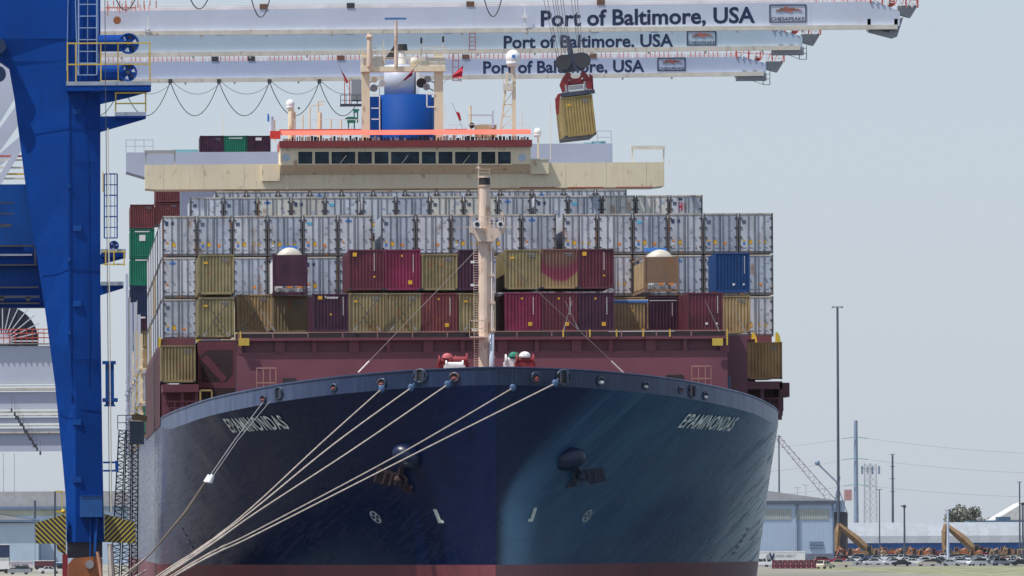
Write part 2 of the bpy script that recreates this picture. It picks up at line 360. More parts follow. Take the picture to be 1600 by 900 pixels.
b = MB(); b.box(-12500, 12500, 1450.5, 15000, -4, 2.496); b.build('ground', mat('dry land', (.26, .25, .21), .9, var=.3, scale=.01, rnd=0), kind='structure')
sheet('grass_verge', 160, 700, 1500, 1935, 2.504, mat('dry grass', (.24, .25, .14), .9, var=.6, scale=.25, rnd=0))
sheet('parking_lot', 160, 700, 1940, 3000, 2.506, mat('old asphalt', (.16, .16, .16), .85, var=.2, scale=.05, rnd=0))

# ------------------------------------------------------------------ ship
SX = 29.3; BM = 21.6; YS = 565.0; YE = 872.0
def zk(Y):        # knuckle (base of the bulwark)
    return zt(Y) - lerp(1.12, .35, min(1, max(0, (Y - 594) / 10)))
def zt(Y):
    P = [(565, 21.05), (568, 20.9), (572, 20.6), (576, 20.25), (580, 19.85), (585, 19.4), (590, 18.9), (596, 18.5), (602, 18.3), (900, 18.2)]
    if Y <= P[0][0]: return P[0][1]
    for (a, za), (c, zc) in zip(P[:-1], P[1:]):
        if Y <= c: return lerp(za, zc, (Y - a) / (c - a))
    return P[-1][1]
def half(Y, z):
    v = min(1, max(-.1, z / zk(Y))); Ys = YS + (1 - v) * 2.0; Yf = 603 + (1 - v) * 26
    t = min(1, max(0, (Y - Ys) / (Yf - Ys))); p = 1.12 + 1.08 * max(0, v) ** 1.6; q = 1.0 - .27 * max(0, v) ** 2
    return BM * (1 - (1 - t) ** p) ** q
ship = thing('container_ship', (SX, YS, 0), 'dark blue container ship seen from the bow with cream bridge and maroon breakwater', 'ship')
def hull_rows(rows, name, m, smooth=True):
    b = MB(); ts = [(k / 46) for k in range(47)]
    grid = []
    for side in (-1, 1):
        g = []
        for row in rows:
            line = []
            for t in ts:
                f = t ** 1.7
                z = row(YS)
                for _ in range(3):
                    v = min(1, max(-.1, z / zk(YS + f * 40))); Ys = YS + (1 - v) * 2.0; Yf = 603 + (1 - v) * 26
                    Y = Ys + (Yf - Ys) * f; z = row(Y)
                line.append(Vector((SX + side * half(Y, min(z, zk(Y))), Y, z)))
            for Y in (700, 800, YE): line.append(Vector((SX + side * BM, Y, row(Y))))
            g.append(line)
        i0 = len(b.v); W = len(g[0])
        for l in g: b.v += [tuple(p) for p in l]
        for r in range(len(g) - 1):
            for k in range(W - 1):
                q = (i0 + r * W + k, i0 + r * W + k + 1, i0 + (r + 1) * W + k + 1, i0 + (r + 1) * W + k)
                b.f.append(q if side == 1 else q[::-1]); b.m.append(0)
    return b.build(name, m, ship, smooth=smooth)
ZB = 8.05
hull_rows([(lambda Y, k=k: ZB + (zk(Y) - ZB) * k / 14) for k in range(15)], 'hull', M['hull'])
hull_rows([(lambda Y, k=k: -1.5 + (ZB + 1.5) * k / 5) for k in range(6)], 'hull_underbody', M['boot'])
hull_rows([zk, zt], 'bulwark', M['bulwark'])
b = MB(); ys = [565.5 + k * 2 for k in range(24)] + [640, 760, YE]
for a, c in zip(ys[:-1], ys[1:]):
    b.face([(SX - half(a, 30) + .03, a, zk(a)), (SX + half(a, 30) - .03, a, zk(a)), (SX + half(c, 30) - .03, c, zk(c)), (SX - half(c, 30) + .03, c, zk(c))])
b.face([(SX - BM, YE, -1.5), (SX + BM, YE, -1.5), (SX + BM, YE, 18.4), (SX - BM, YE, 18.4)])
b.build('main_deck', M['deck'], ship)
# bulwark cap rail
for side in (-1, 1):
    b = MB(); b.tube([(SX + side * half(y, 30), y, zt(y) + .03) for y in [565 + .2 * k for k in range(20)] + [569 + k for k in range(36)]], .07, 5); b.build('cap_rail', M['bulwark'], ship)
def on_hull(px, py, side, off=.04, z=None):
    lo, hi = 566.0, 640.0
    def p(Y):
        zz = at(px, py, Y).z if z is None else z
        h = half(Y, min(zz, zk(Y))); return Vector((SX + side * h, Y, zz))
    for _ in range(40):
        mid = (lo + hi) / 2; q = p(mid); e = at(px, py, mid)
        if side * (q.x - e.x) < 0: lo = mid
        else: hi = mid
        if hi - lo < 1e-4: break
    q = p((lo + hi) / 2); n = hull_n(q.y, min(q.z, zk(q.y)), side); return q + n * off, n
def hull_n(Y, z, side):
    z = min(z, zk(Y) - .06); e = .05
    f = lambda y, zz: Vector((SX + side * half(y, zz), y, zz))
    n = (f(Y + e, z) - f(Y - e, z)).cross(f(Y, z + e) - f(Y, z - e)).normalized()
    return n if n.y < 0 else -n
def decal_pt(Y, z, side, off=.05):
    p = Vector((SX + side * half(Y, min(z, zk(Y))), Y, z)); return p + hull_n(Y, z, side) * off
for side, pa, pb in ((-1, (356, 664), (445, 658)), (1, (1067, 656), (1147, 662))):
    a, _ = on_hull(*pa, side); c, _ = on_hull(*pb, side)
    vs, fs = text_geo('EPAMINONDAS', .018, 1.12)
    bb = MB()
    for u, v in vs:
        Y = lerp(a.y, c.y, u); z = lerp(a.z, c.z, u) + (v - .5) * .95
        bb.v.append(tuple(decal_pt(Y, z, side, .07)))
    bb.f = fs; bb.m = [0] * len(fs); bb.build('ship_name', mat('white hull lettering', (.86, .84, .76), .5, var=.15, scale=2, rust=.3, rnd=0), ship)
# thruster and bulb marks
for side, pc in ((-1, (587, 807)), (1, (917, 805))):
    a, n = on_hull(*pc, side, .05); b = MB(); R = .42
    for k in range(24):
        t0, t1 = 2 * math.pi * k / 24, 2 * math.pi * (k + 1) / 24
        f = lambda t, r: decal_pt(a.y + 1.0 * math.cos(t) * r * -1, a.z + math.sin(t) * r, side, .06)
        b.face([f(t0, R), f(t1, R), f(t1, R * .78), f(t0, R * .78)])
    for t in (math.pi / 4, 3 * math.pi / 4):
        for s_ in (0, math.pi):
            b.face([f(t + s_ - .5, .05), f(t + s_ - .25, R * .75), f(t + s_ + .25, R * .75), f(t + s_ + .5, .05)])
    b.build('thruster_mark', mat('worn white mark', (.42, .44, .46), .6, var=.3, scale=4, rnd=0), ship)
for side, pc in ((-1, (685, 806)), (1, (832, 804))):
    a, n = on_hull(*pc, side, .05); b = MB(); g = lambda dy, dz: decal_pt(a.y + dy, a.z + dz, side, .06)
    b.face([g(-.12, -.45), g(.2, -.45), g(.2, .48), g(-.12, .48)]); b.face([g(-.3, -.45), g(-.12, -.45), g(-.12, -.25), g(-.3, -.25)])
    b.build('bulb_mark', mat('pale mark', (.55, .58, .52), .6, rnd=0), ship)
for side, pc in ((-1, (290, 838)), (1, (1163, 838))):
    a, n = on_hull(*pc, side, .05)
    for k in range(5):
        b = MB(); g = lambda dy, dz: decal_pt(a.y + dy, a.z + dz + .5 - k * .42, side, .06)
        b.face([g(-.3, -.1), g(.3, -.1), g(.3, .1), g(-.3, .1)]); b.build('draught_mark', M['st_g'], ship)
# anchors with their housings
for side, ph, pa_, tilt, am in ((-1, (640, 712), (629, 748), -.30, mat('rusty anchor', (.03, .011, .016), .7)), (1, (887, 716), (901, 743), .16, mat('navy anchor', (.012, .018, .045), .6))):
    h, n = on_hull(*ph, side, 0)
    b = MB(); b.ball((0, 0, 0), 1.15, .8, .75, 20, 12)
    ob = b.build('anchor_housing', mat('dark navy anchor housing', (.0015, .009, .045), .35), ship, smooth=True, org=(0, 0, 0)); ob.location = h + n * .12 - wpos(ship); ob.rotation_euler = (0, -tilt * 1.5, 0)
    a, n2 = on_hull(*pa_, side, .45); b = MB(); ex = Vector((math.cos(tilt), 0, math.sin(tilt))); ez = Vector((-math.sin(tilt), 0, math.cos(tilt)))
    P = lambda u, v, w=0: a + ex * u + ez * v + Vector((0, -w, 0))
    b.bar(P(-1.5, .42), P(1.5, .42), .16, .2); b.bar(P(0, .3), h + n * .6, .25); b.bar(P(-1.4, -.42), P(-.5, -.45), .12); b.bar(P(.45, -.45), P(1.4, -.42), .12)
    for u in (-1.5, -.95, -.5, -.15, .2, .5, .95, 1.5): b.bar(P(u, .42, .05), P(u * 1.02, -.48 if abs(u) > .3 else -.3, .12), .14)
    for s_ in (-1, 1): b.face([P(s_ * .15, .4, -.05), P(s_ * 1.5, .4, -.05), P(s_ * 1.5, -.42, -.02), P(s_ * .4, -.42, -.02)])
    b.ball(P(0, .1, .1), .36, .25, .3, 10, 6)
    b.build('anchor', am, ship)
# fairleads in the bulwark
FL = [(412, 623, -1, .3, 0), (436, 614, -1, .5, 1), (522, 605, -1, .28, 0), (597, 598, -1, .34, 0), (657, 587, -1, .55, 1), (712, 589, -1, .34, 0), (769, 589, 1, .36, 0),
      (826, 592, 1, .36, 0), (880, 589, 1, .62, 1), (938, 595, 1, .34, 0), (1008, 602, 1, .28, 0), (1063, 609, 1, .22, 0), (1081, 611, 1, .5, 1), (1101, 618, 1, .3, 0)]
ringm = mat('worn fairlead steel', (.05, .07, .12), .35, var=.3, rust=.5); redin = mat('red fairlead throat', (.22, .05, .05), .6)
for px, py, sd_, r, dbl in FL:
    r *= .8
    p, n = on_hull(px, py, sd_, .03); n.z = 0; n.normalize(); tx = Vector((0, 0, 1)).cross(n).normalized()
    b = MB(); pts = lambda R, w: [p + tx * R * math.cos(2 * math.pi * k / 12) * 1.2 + Vector((0, 0, 1)) * R * math.sin(2 * math.pi * k / 12) + n * w for k in range(13)]
    b.tube(pts(r, .03), .07, 6, cap=False)
    ob = b.build('fairlead', ringm, ship, smooth=True)
    b = MB(); b.face(pts(r, .012)[:-1]); b.build('throat', M['black'], ob)
    b = MB()
    if dbl:
        for s_ in (-1, 1): b.cyl(p + tx * s_ * .27 + n * .06 - Vector((0, 0, r * .8)), p + tx * s_ * .27 + n * .06 + Vector((0, 0, r * .8)), .1, 8)
        b.build('roller', ringm, ob)
    else:
        b.ball(p + n * .05 - Vector((0, 0, r * .35)), r * .75, .1, r * .45, 10, 6); b.build('throat_or_glint', M['st_w'] if px in (938, 1101, 1008) else redin, ob)  # white ones paint the highlight in the hole, red ones its interior
# forecastle: winches
def winch(px, py, Y, r, m, cover=None):
    r *= .85
    p = at(px, py, Y); b = MB(); b.cyl(p + Vector((-.55, 0, 0)), p + Vector((.55, 0, 0)), r * .55, 14)
    for s_ in (-.55, .55): b.cyl(p + Vector((s_ - .05, 0, 0)), p + Vector((s_ + .05, 0, 0)), r, 16)
    b.box(p.x - .7, p.x + .7, p.y - .3, p.y + .4, zk(Y), p.z - r * .3)
    w = b.build('winch', m, ship)
    if cover: b = MB(); b.ball(p + Vector((0, -.1, r * .6)), r * .95, r * .8, r * .8, 10, 6, -.3); b.build('winch_cover', cover, w)
winch(699, 565, 572, .48, M['sred'], mat('pink faded canvas', (.5, .12, .14), .7)); winch(716, 563, 571, .55, M['sred'])
winch(803, 563, 572, .48, M['white'], M['green_k']); winch(820, 563, 571, .5, M['sred'], M['st_w']); winch(710, 569, 570.5, .3, M['st_w'])
# foremast
MY = 574.0
def Z(py, Y, px=760): return at(px, py, Y).z
mx0, mx1 = at(748, 560, MY).x, at(769, 560, MY).x; cx = (mx0 + mx1) / 2
b = MB(); zb = zk(MY) - .1
b.tube([(cx, MY, zb), (cx, MY, Z(350, MY)), (cx, MY, Z(292, MY))], [.48, .43, .36], 14)
fm = b.build('foremast', M['mast'], ship)
b = MB(); b.cyl((cx, MY, Z(292, MY)), (cx, MY, Z(289, MY)), .42, 12); b.cyl((cx, MY, Z(278, MY)), (cx, MY, Z(275, MY)), .42, 12); b.build('lantern_ring', M['mast'], fm)
b = MB(); b.cyl((cx, MY, Z(289, MY)), (cx, MY, Z(278, MY)), .38, 12); b.build('mast_light', M['black'], fm)
b = MB(); z0 = Z(275, MY); railing(b, [(cx - .4, MY - .3, z0), (cx + .4, MY - .3, z0), (cx + .4, MY + .3, z0)], .45, .8, .02); b.bar((cx - .42, MY, Z(320, MY)), (cx - .42, MY, Z(255, MY)), .05); b.bar((cx - .55, MY, Z(262, MY)), (cx - .3, MY, Z(262, MY)), .12); b.build('topmast_rail', M['mast'], fm)
b = MB(); zp0, zp1, zp2 = Z(378, MY), Z(366, MY), Z(357, MY)
xl, xr = at(734, 360, MY).x, at(789, 360, MY).x
b.prism([(cx - .5, zp0), (cx + .5, zp0), (xr - .25, zp1), (xr, zp1 + .1), (xr, zp2), (xl, zp2), (xl, zp1 + .1), (xl + .25, zp1)], MY - .75, MY + .5)
pf = b.build('mast_platform', M['mast'], fm)
b = MB(); railing(b, [(xl + .05, MY - .7, zp2), (xr - .05, MY - .7, zp2)], .75, .8, .02)
b.bar((xl - .75, MY, zp2 + .1), (xr + .5, MY, zp2 + .1), .05)
for xx in (xl + .1, xr - .15): b.bar((xx, MY, zp2), (xx, MY, zp2 + 1.0), .08); b.box(xx - .12, xx + .12, MY - .1, MY + .1, zp2 + .85, zp2 + 1.1)
b.build('platform_rail', M['mast'], pf)
for xx, r in ((xl + .45, .26), (xr - .35, .24)):
    b = MB(); b.cyl((xx, MY - .95, zp2 + .25), (xx, MY - .5, zp2 + .25), r, 12); f = b.build('floodlight', M['white'], pf)
    b = MB(); b.cyl((xx, MY - .97, zp2 + .25), (xx, MY - .95, zp2 + .25), r * .6, 10); b.build('lens', M['black'], f)
b = MB(); xs = at(768, 450, MY).x
b.tube([(xs, MY - .45, Z(520, MY)), (xs, MY - .45, Z(380, MY))], .045, 6); b.build('mast_pipe', M['white'], fm)
b = MB(); b.tube([(xs + .12, MY - .3, Z(572, MY)), (xs + .12, MY - .3, Z(382, MY))], .03, 6)
for k in range(5): zz = lerp(Z(560, MY), Z(390, MY), k / 4); b.box(xs - .1, xs + .2, MY - .5, MY - .2, zz, zz + .15)
b.build('conduit', M['mast'], fm)
b = MB(); b.tube([(xs - .05, MY - .55, zb), (xs - .05, MY - .55, Z(522, MY))], .17, 10); b.build('vent_pipe', M['silver'], fm, smooth=True)
b = MB(); xlad = mx0 - .16
for k in range(52): zz = lerp(Z(575, MY), Z(380, MY), k / 51); b.bar((xlad - .14, MY, zz), (xlad + .14, MY, zz), .035)
b.bar((xlad - .14, MY, zb), (xlad - .14, MY, Z(380, MY)), .03); b.build('mast_ladder', M['mast'], fm)
b = MB(); zc = Z(526, MY); xc0, xc1 = at(734, 520, MY).x, at(760, 520, MY).x
b.box(xc0, xc1, MY - .9, MY - .2, zc - .08, zc); railing(b, [(xc0, MY - .2, zc), (xc0, MY - .85, zc), (xc1, MY - .85, zc)], 1.05, .9, .03); b.build('rest_cage', M['mast'], fm)
for px, y_, sx in ((750, 513, -1), (748, 443, -1), (748, 407, -1)):
    b = MB(); p = at(px, y_ + 3, MY); b.bar(p, p + Vector((-.45, -.2, 0)), .06); b.box(p.x - .55, p.x - .3, MY - .3, MY - .1, p.z - .06, p.z + .1); b.build('mast_lamp', M['white'], fm)
# forestays
for pxa, pya, dx in ((560, 582, -.3), (974, 582, .3)):
    a = at(pxa, pya, 575.5); c = Vector((cx + dx, MY, Z(384, MY))); b = MB(); b.tube([a, c], .022, 4); st = b.build('stay', M['wire'], ship)
    b = MB(); b.tube([a, a.lerp(c, .09)], .055, 5); b.build('turnbuckle', M['white'], st)
# breakwater wall
WY = 582.0
x0, x1 = at(370, 560, WY).x, at(1137, 560, WY).x; zA = Z(549, WY, 750); zT = Z(531, WY, 750); zTT = Z(527.5, WY, 750)
b = MB(); b.prism([(x0, 19.3), (x1, 19.3), (x1, zA), (x0, zA)], WY, WY + .3, lambda v: Vector((v.x, v.y + max(0, v.z - 19.3) * .08, v.z)))
bw = b.build('breakwater', M['shipmaroon'], ship)
yw = WY + (zA - 19.3) * .08
b = MB(); b.box(x0, x1, yw + .25, yw + .5, zA - .05, zT); b.box(x0 + .0, x1, yw - .3, yw + .5, zT, zTT + .05); b.build('breakwater_top', M['shipmaroon'], bw)
for k in range(14):
    xx = lerp(x0 + .1, x1 - .5, k / 13); b = MB(); b.box(xx, xx + (.65 if k % 2 else .28), yw - .05, yw + .27, zA - .1, zT + .01); b.build('stiffener', M['shipmaroon'], bw)
b = MB(); zr = Z(518, WY, 750); y_r = yw - .25
railing(b, [(x0 + .1, y_r, zTT), (x1 - .1, y_r, zTT)], zr - zTT, 2.3, .028, False)
b.build('walkway_rail', mat('dull pink rail', (.36, .20, .17), .6), bw)
for k in range(7):
    xx = lerp(at(880, 520, WY).x, x1 - .3, k / 6) if k < 5 else (x0 + .25 if k == 5 else x1 - .2)
    if k == 6: xx = at(1136, 520, WY).x
    b = MB(); b.bar((xx, y_r - .05, zTT - (.0 if k < 5 else .6)), (xx, y_r - .05, zr + .1), .1); b.build('yellow_post', M['yellow'], bw)
for px in (381, 1121):
    p = at(px, 535, WY); b = MB(); b.box(p.x - .36, p.x + .36, yw - .45, yw - .35, p.z - .22, p.z + .28); b.build('yellow_box', M['yellow'], bw)
for px0, px1, py0, py1 in ((401, 431, 575, 606), (1081, 1111, 572, 598)):
    a = at(px0, py1, 581.6); c = at(px1, py0, 581.6); b = MB()
    for xx in (a.x, c.x, lerp(a.x, c.x, .35), lerp(a.x, c.x, .7)): b.bar((xx, 581.6, a.z - .4), (xx, 581.6, c.z), .06)
    for zz in (c.z, lerp(a.z, c.z, .25)): b.bar((a.x, 581.6, zz), (c.x, 581.6, zz), .09)
    b.build('hatch_rail', mat('dull pink rail', (.36, .20, .17), .6), ship)
for px, py, w, h in ((452, 596, 20, 10), (1054, 590, 26, 9)):
    p = at(px, py, 582); b = MB(); b.box(p.x - w / 46, p.x + w / 46, WY - .06, WY + .3, p.z - h / 46, p.z + h / 46); b.build('hatch_opening', M['black'], ship)
for px, py in ((376, 602), (1134, 597)):
    p = at(px, py, 584); b = MB(); b.cyl((p.x, 584, 18), (p.x, 584, p.z + .45), .33, 12); b.build('vent_mushroom', M['navy_c'], ship)
b = MB(); b.box(x0, x1, 583.2, 583.45, 22.9, Z(520.5, 583.3, 750)); b.box(x0, x1, 583.45, 586, 20, 23.84); b.build('hatch_edge', mat('dark hatch edge', (.035, .022, .03), .6), ship)
# side webs with cut-outs, beneath the reefers
GY = 602.0
for pxa, pxb, mir in ((309, 372, 0), (1136, 1180, 1)):
    xa, xb = at(pxa, 560, GY).x, at(pxb, 560, GY).x; zt_, zb_ = Z(532, GY), Z(604, GY); W = xb - xa; H = zt_ - zb_
    m_ = lambda u: (1 - u) if mir else u
    b = MB(); X = lambda u: xa + m_(u) * W; ZZ = lambda v: zb_ + v * H
    def quad(us): 
        pts = [(X(u), ZZ(v)) for u, v in us]; b.prism(pts if not mir else pts[::-1], GY, GY + .35)
    quad([(0, 0), (1, 0), (1, .12), (0, .12)]); quad([(0, .82), (1, .82), (1, 1), (0, 1)]); quad([(0, .12), (.08, .12), (.08, .82), (0, .82)]); quad([(.88, .12), (1, .12), (1, .82), (.88, .82)])
    quad([(.08, .70), (.24, .82), (.08, .82)]); quad([(.08, .62), (.22, .72), (.72, .22), (.60, .12)]); quad([(.72, .12), (.88, .12), (.88, .3)])
    b.build('lashing_web', M['shipmaroon'], ship)
    for k in range(3): bb = MB(); zz = ZZ(.2 + .15 * k); bb.bar((X(.15), GY + .5, zz), (X(.6), GY + .5, zz), .07); bb.build('web_rail', M['shipmaroon'], ship)
# structure under container stacks (hatch block)
b = MB(); b.box(at(372, 0, GY).x, at(1136, 0, GY).x, 586, 700, 17.5, 23.6); b.build('hatch_coaming', M['shipmaroon'], ship)
b = MB(); b.box(10.4, 48.4, 605.5, 700, 18, 23.9); b.build('hatch_cover', mat('hatch steel with painted shade', (.05, .03, .04), .6), ship)  # recess shade behind the web cut-outs put into the cover's colour
for xa, xb in ((7.75, 10.3), (48.4, 51.2)):
    b = MB(); b.box(xa, xb, 600, 612, 20.15, 20.7)
    for xx in (xa + .15, xa + 1.4, xb - .15): b.box(xx - .12, xx + .12, 600.2, 600.6, 18, 20.2)
    b.box(xa, xb, 604, 604.3, 18, 20.2); railing(b, [(xa, 599.6, 18.6), (xb, 599.6, 18.6)], .9, 1, .03)
    b.build('side_stanchion', M['shipmaroon'], ship)
    b = MB(); b.box(xa + .1, xb - .1, 607.5, 607.9, 23.4, 24.1); b.build('lashing_beam', M['shipmaroon'], ship)
b = MB(); b.box(51.0, 51.7, 600, 604, 19.6, 20.6); b.box(50.6, 51.3, 601, 601.4, 18.3, 19.6); b.build('side_bracket', mat('dark maroon bracket', (.10, .03, .035), .5), ship)
b = MB(); b.prism([(7.65, 17.9), (8.1, 17.9), (8.1, 24), (7.75, 24)], 606, 606.4); b.prism([(7.65, 17.9), (7.8, 17.9), (7.8, 24), (7.65, 23.3)], 606, 700); b.build('side_plate', mat('dark red side plate', (.085, .024, .028), .6, var=.2), ship)
for px, py, Y in ((309, 527, 606.5), (250, 535, 606.5), (372, 524, 606.5), (1177, 527, 606.5), (1214, 527, 606.5)):
    p = at(px, py, Y); b = MB(); b.prism([(p.x - .12, p.z - .35), (p.x + .28, p.z - .35), (p.x + .2, p.z + .1), (p.x + .05, p.z + .35), (p.x - .1, p.z + .35)], Y, Y + .2); b.build('cell_guide', mat('bright yellow paint', (.7, .52, .05), .5), ship)
b = MB(); a = at(313, 610, 596); c = at(331, 624, 596)
b.bar((a.x, 596, a.z), (c.x, 596, a.z), .12); b.bar((a.x, 596, a.z), (a.x, 596, 18), .12); b.bar((c.x, 596, a.z), (c.x, 596, 18), .1); b.build('deck_frame', mat('dull yellow', (.4, .33, .12), .6), ship)

# ------------------------------------------------------------------ superstructure
BY = 708.0
zw1 = Z(254, BY, 900); zw0 = Z(293, BY, 900); xw0, xw1 = at(227, 280, BY).x, at(1038, 270, BY).x
b = MB(); b.prism([(xw0, zw0 + .1), (xw0 + 1, zw0), (xw1 - 1, zw0), (xw1, zw0 + .1), (xw1, zw1), (xw0, zw1)], BY, BY + 4.5)
wing = b.build('bridge_wing', M['cream'], ship)
b = MB(); b.box(SX - 15, SX + 15, BY + 2, BY + 12, 18, zw0); b.build('accommodation_block', M['cream'], ship)
for k in range(13): b = MB(); xx = lerp(xw0 + 1.5, xw1 - 1.5, k / 12); b.box(xx - .02, xx + .02, BY - .012, BY, zw0 + .1, zw1 - .02); b.build('plate_seam', M['boomc'], wing)
for k in range(3): b = MB(); xx = xw1 - 12 + k * 4; b.box(xx, xx + 3, BY - .03, BY, zw0 - .02, zw0 + .05); b.build('wing_edge_strip', M['deckred'], wing)
hx0, hx1 = at(438, 250, BY).x, at(828, 250, BY).x; z1 = Z(272, BY, 633); z2 = Z(258, BY, 633); z3 = Z(235, BY, 633); z4 = Z(221, BY, 633)
HY = BY - 1.2
b = MB(); b.box(hx0, hx1, HY, BY + 6, z2, z3 + .2)
b.face([(hx0, HY, z2), (hx1, HY, z2), (hx1, HY + 1.15, z1), (hx0, HY + 1.15, z1)]); b.face([(hx0, HY, z2), (hx0, HY + 1.15, z1), (hx0, BY + 4, z1), (hx0, BY + 4, z2)])
b.face([(hx1, HY, z2), (hx1, BY + 4, z2), (hx1, BY + 4, z1), (hx1, HY + 1.15, z1)])
wh = b.build('wheelhouse', M['cream'], ship)
for a_, c_ in ((466, 488), (492, 514), (518, 555), (559, 581), (585, 607), (611, 655), (659, 681), (685, 707), (711, 747), (752, 774), (778, 798)):
    p = at(a_, 256, HY); q = at(c_, 237, HY); b = MB(); b.box(p.x, q.x, HY - .01, HY + .02, p.z, q.z); w = b.build('window', M['glass'], wh)
    b = MB(); t = .07
    b.box(p.x - t, q.x + t, HY - .09, HY - .002, p.z - t, p.z); b.box(p.x - t, q.x + t, HY - .09, HY - .002, q.z, q.z + t); b.box(p.x - t, p.x, HY - .085, HY - .003, p.z, q.z); b.box(q.x, q.x + t, HY - .085, HY - .003, p.z, q.z)
    if c_ - a_ > 30: b.bar(((p.x + q.x) / 2 - .3, HY - .05, p.z), ((p.x + q.x) / 2 + .25, HY - .05, q.z - .3), .04)
    b.build('window_frame', M['cream'], w)
for px in (447, 816):
    p = at(px, 246, HY); b = MB(); b.cyl((p.x, HY - .03, p.z), (p.x, HY + .02, p.z), .32, 14); b.build('round_window', mat('pale round window', (.5, .6, .7), .1), wh)
b = MB(); b.box(hx0 - .1, hx1 + .1, HY - .35, BY + 6, Z(231, BY, 633), z4 + .02); b.build('roof_edge', M['deckred'], wh)
b = MB(); b.box(at(421, 0, HY).x - .0, at(437, 0, HY).x, HY - .6, HY + .5, Z(217, HY, 429), Z(205, HY, 429)); b.build('red_panel', mat('vivid red panel', (.72, .04, .03), .5, rnd=0), wh)
zq0, zq1 = Z(211, HY, 633), Z(203, HY, 633)
b = MB(); b.prism([(0, 0), (1, 0), (1, 1), (0, 1)], 0, 1, lambda v: Vector((lerp(at(437, 0, HY).x + .02, hx1, v.x), HY - .6 + v.z * .55 + v.y * .05, lerp(zq0, zq1, v.z)))); b.build('screen_rail', M['coral'], wh)
b = MB(); x_a = hx0 + .2
while x_a < hx1 - .3:
    w_ = random.uniform(.08, .3); hh = random.uniform(.2, .47); b.mi(random.choice((0, 0, 0, 1, 1, 2))); b.box(x_a, x_a + w_, HY + .1, HY + .3, z4, z4 + hh); x_a += w_ + random.uniform(.02, .12)
b.build('roof_clutter', [M['gap'], M['cream'], M['white']], wh, kind='stuff')
p0, p1 = at(828, 272, BY), at(857, 250, BY)
b = MB(); b.box(p0.x + .02, p1.x, BY - .4, BY + 3, p0.z, p1.z); b.build('wing_locker', M['cream'], wing)
b = MB(); b.box(p0.x + .02, p1.x + .05, BY - .45, BY + 3, p1.z, p1.z + .1); b.build('locker_lid', M['boomc'], wing)
b = MB(); q0, q1 = at(409, 283, BY), at(437, 255, BY); b.box(q0.x, q1.x, BY - .25, BY + 2, q0.z, q1.z - .1); b.build('wing_locker', M['cream'], wing)
for pa, pb, py0, py1, m_ in ((988, 1037, 230, 254, M['boomc']), (228, 273, 237, 259, M['sgrey'])):
    a = at(pa, py1, BY + 1); c = at(pb, py0, BY + 1); b = MB()
    b.bar((a.x, BY + 1, zw1), (a.x, BY + 1, c.z), .12); b.bar((c.x, BY + 1, zw1), (c.x, BY + 1, c.z), .12); b.box(a.x - .1, c.x + .1, BY + .8, BY + 1.6, c.z - .15, c.z + .12)
    b.build('wing_shelter', m_, wing)
# aft pale deck structure
LY = 790.0
for pa, pb, py0, py1 in ((197, 437, 237, 268), (820, 957, 224, 256)):
    a = at(pa, py1, LY); c = at(pb, py0, LY); b = MB()
    if pa < 300: b.prism([(a.x, a.z), (a.x + 2, a.z - .6), (c.x, a.z - .6), (c.x, c.z), (a.x, c.z)], LY, LY + 6)
    else: b.box(a.x, c.x, LY, LY + 6, a.z, c.z)
    aw = b.build('aft_wing_deck', M['lav'], ship)
    b = MB(); xe = a.x if pa < 300 else c.x - 1.4
    railing(b, [(xe, LY + .1, c.z), (xe + (2.5 if pa < 300 else 1.3), LY + .1, c.z)], 1.15, .9, .03); b.build('aft_rail', M['lav'], aw)
b = MB(); b.box(12, 46, LY + 1, LY + 6, 18, at(600, 240, LY).z); b.build('aft_casing', M['lav'], ship)
for px, py, w_ in ((290, 233, 40), (936, 220, 22), (920, 222, 16)):
    p = at(px, py + 2, LY - .2); b = MB(); b.box(p.x - w_ / 34, p.x + w_ / 34, LY + .3, LY + .6, p.z - .15, p.z + .1); b.build('deck_fitting', mat('teal fitting', (.2, .42, .45), .6), ship)
# goalpost radar mast
RY = 711.0
def vbar(px, py0, py1, w, m, name, par=None, Y=RY, d=None, taper=False):
    a = at(px, py1, Y); c = at(px, py0, Y); b = MB(); b.box(a.x - w / 2, a.x + w / 2, Y, Y + (d or w), a.z, c.z); return b.build(name, m, par or ship)
ltop = Z(225, RY)
rm = vbar(572, 84, 226, .66, M['cream'], 'radar_mast')
b = MB(); a = at(686, 226, RY); c = at(686, 84, RY); b.box(a.x - .36, a.x + .36, RY, RY + .8, a.z, c.z); b.build('mast_leg', M['cream'], rm)
a = at(564, 103, RY - .1); c = at(696, 86, RY - .1); b = MB(); b.box(a.x, c.x, RY - .35, RY + .9, Z(112, RY, 630), Z(104, RY, 630))
b.build('crosstree', M['cream'], rm)
b = MB(); b.box(a.x, at(600, 0, RY).x, RY - .1, RY + .9, Z(104, RY, 630), Z(88, RY, 630)); b.build('crosstree_box', M['boomc'], rm); b = MB(); b.box(at(655, 0, RY).x, c.x, RY - .1, RY + .9, Z(104, RY, 630), Z(90, RY, 630)); b.build('crosstree_box', M['boomc'], rm)
b = MB(); zr_ = Z(100, RY, 630); railing(b, [(at(600, 0, RY).x, RY - .3, zr_), (at(657, 0, RY).x, RY - .3, zr_)], 1.0, 1, .03); zr_ = Z(88, RY, 690)
railing(b, [(at(560, 0, RY).x, RY - .3, zr_), (at(600, 0, RY).x, RY - .3, zr_)], .7, .9, .025); railing(b, [(at(658, 0, RY).x, RY - .3, zr_), (at(697, 0, RY).x, RY - .3, zr_)], .7, .9, .025); b.build('mast_rail', M['cream'], rm)
b = MB(); p = at(577, 104, RY); q = at(577, 52, RY); b.tube([(p.x, RY - .5, p.z), (q.x, RY - .5, q.z)], [.24, .18], 10); b.ball((q.x, RY - .5, q.z - .35), .3, .3, .25, 10, 6); b.build('signal_pole', M['mast'], rm)
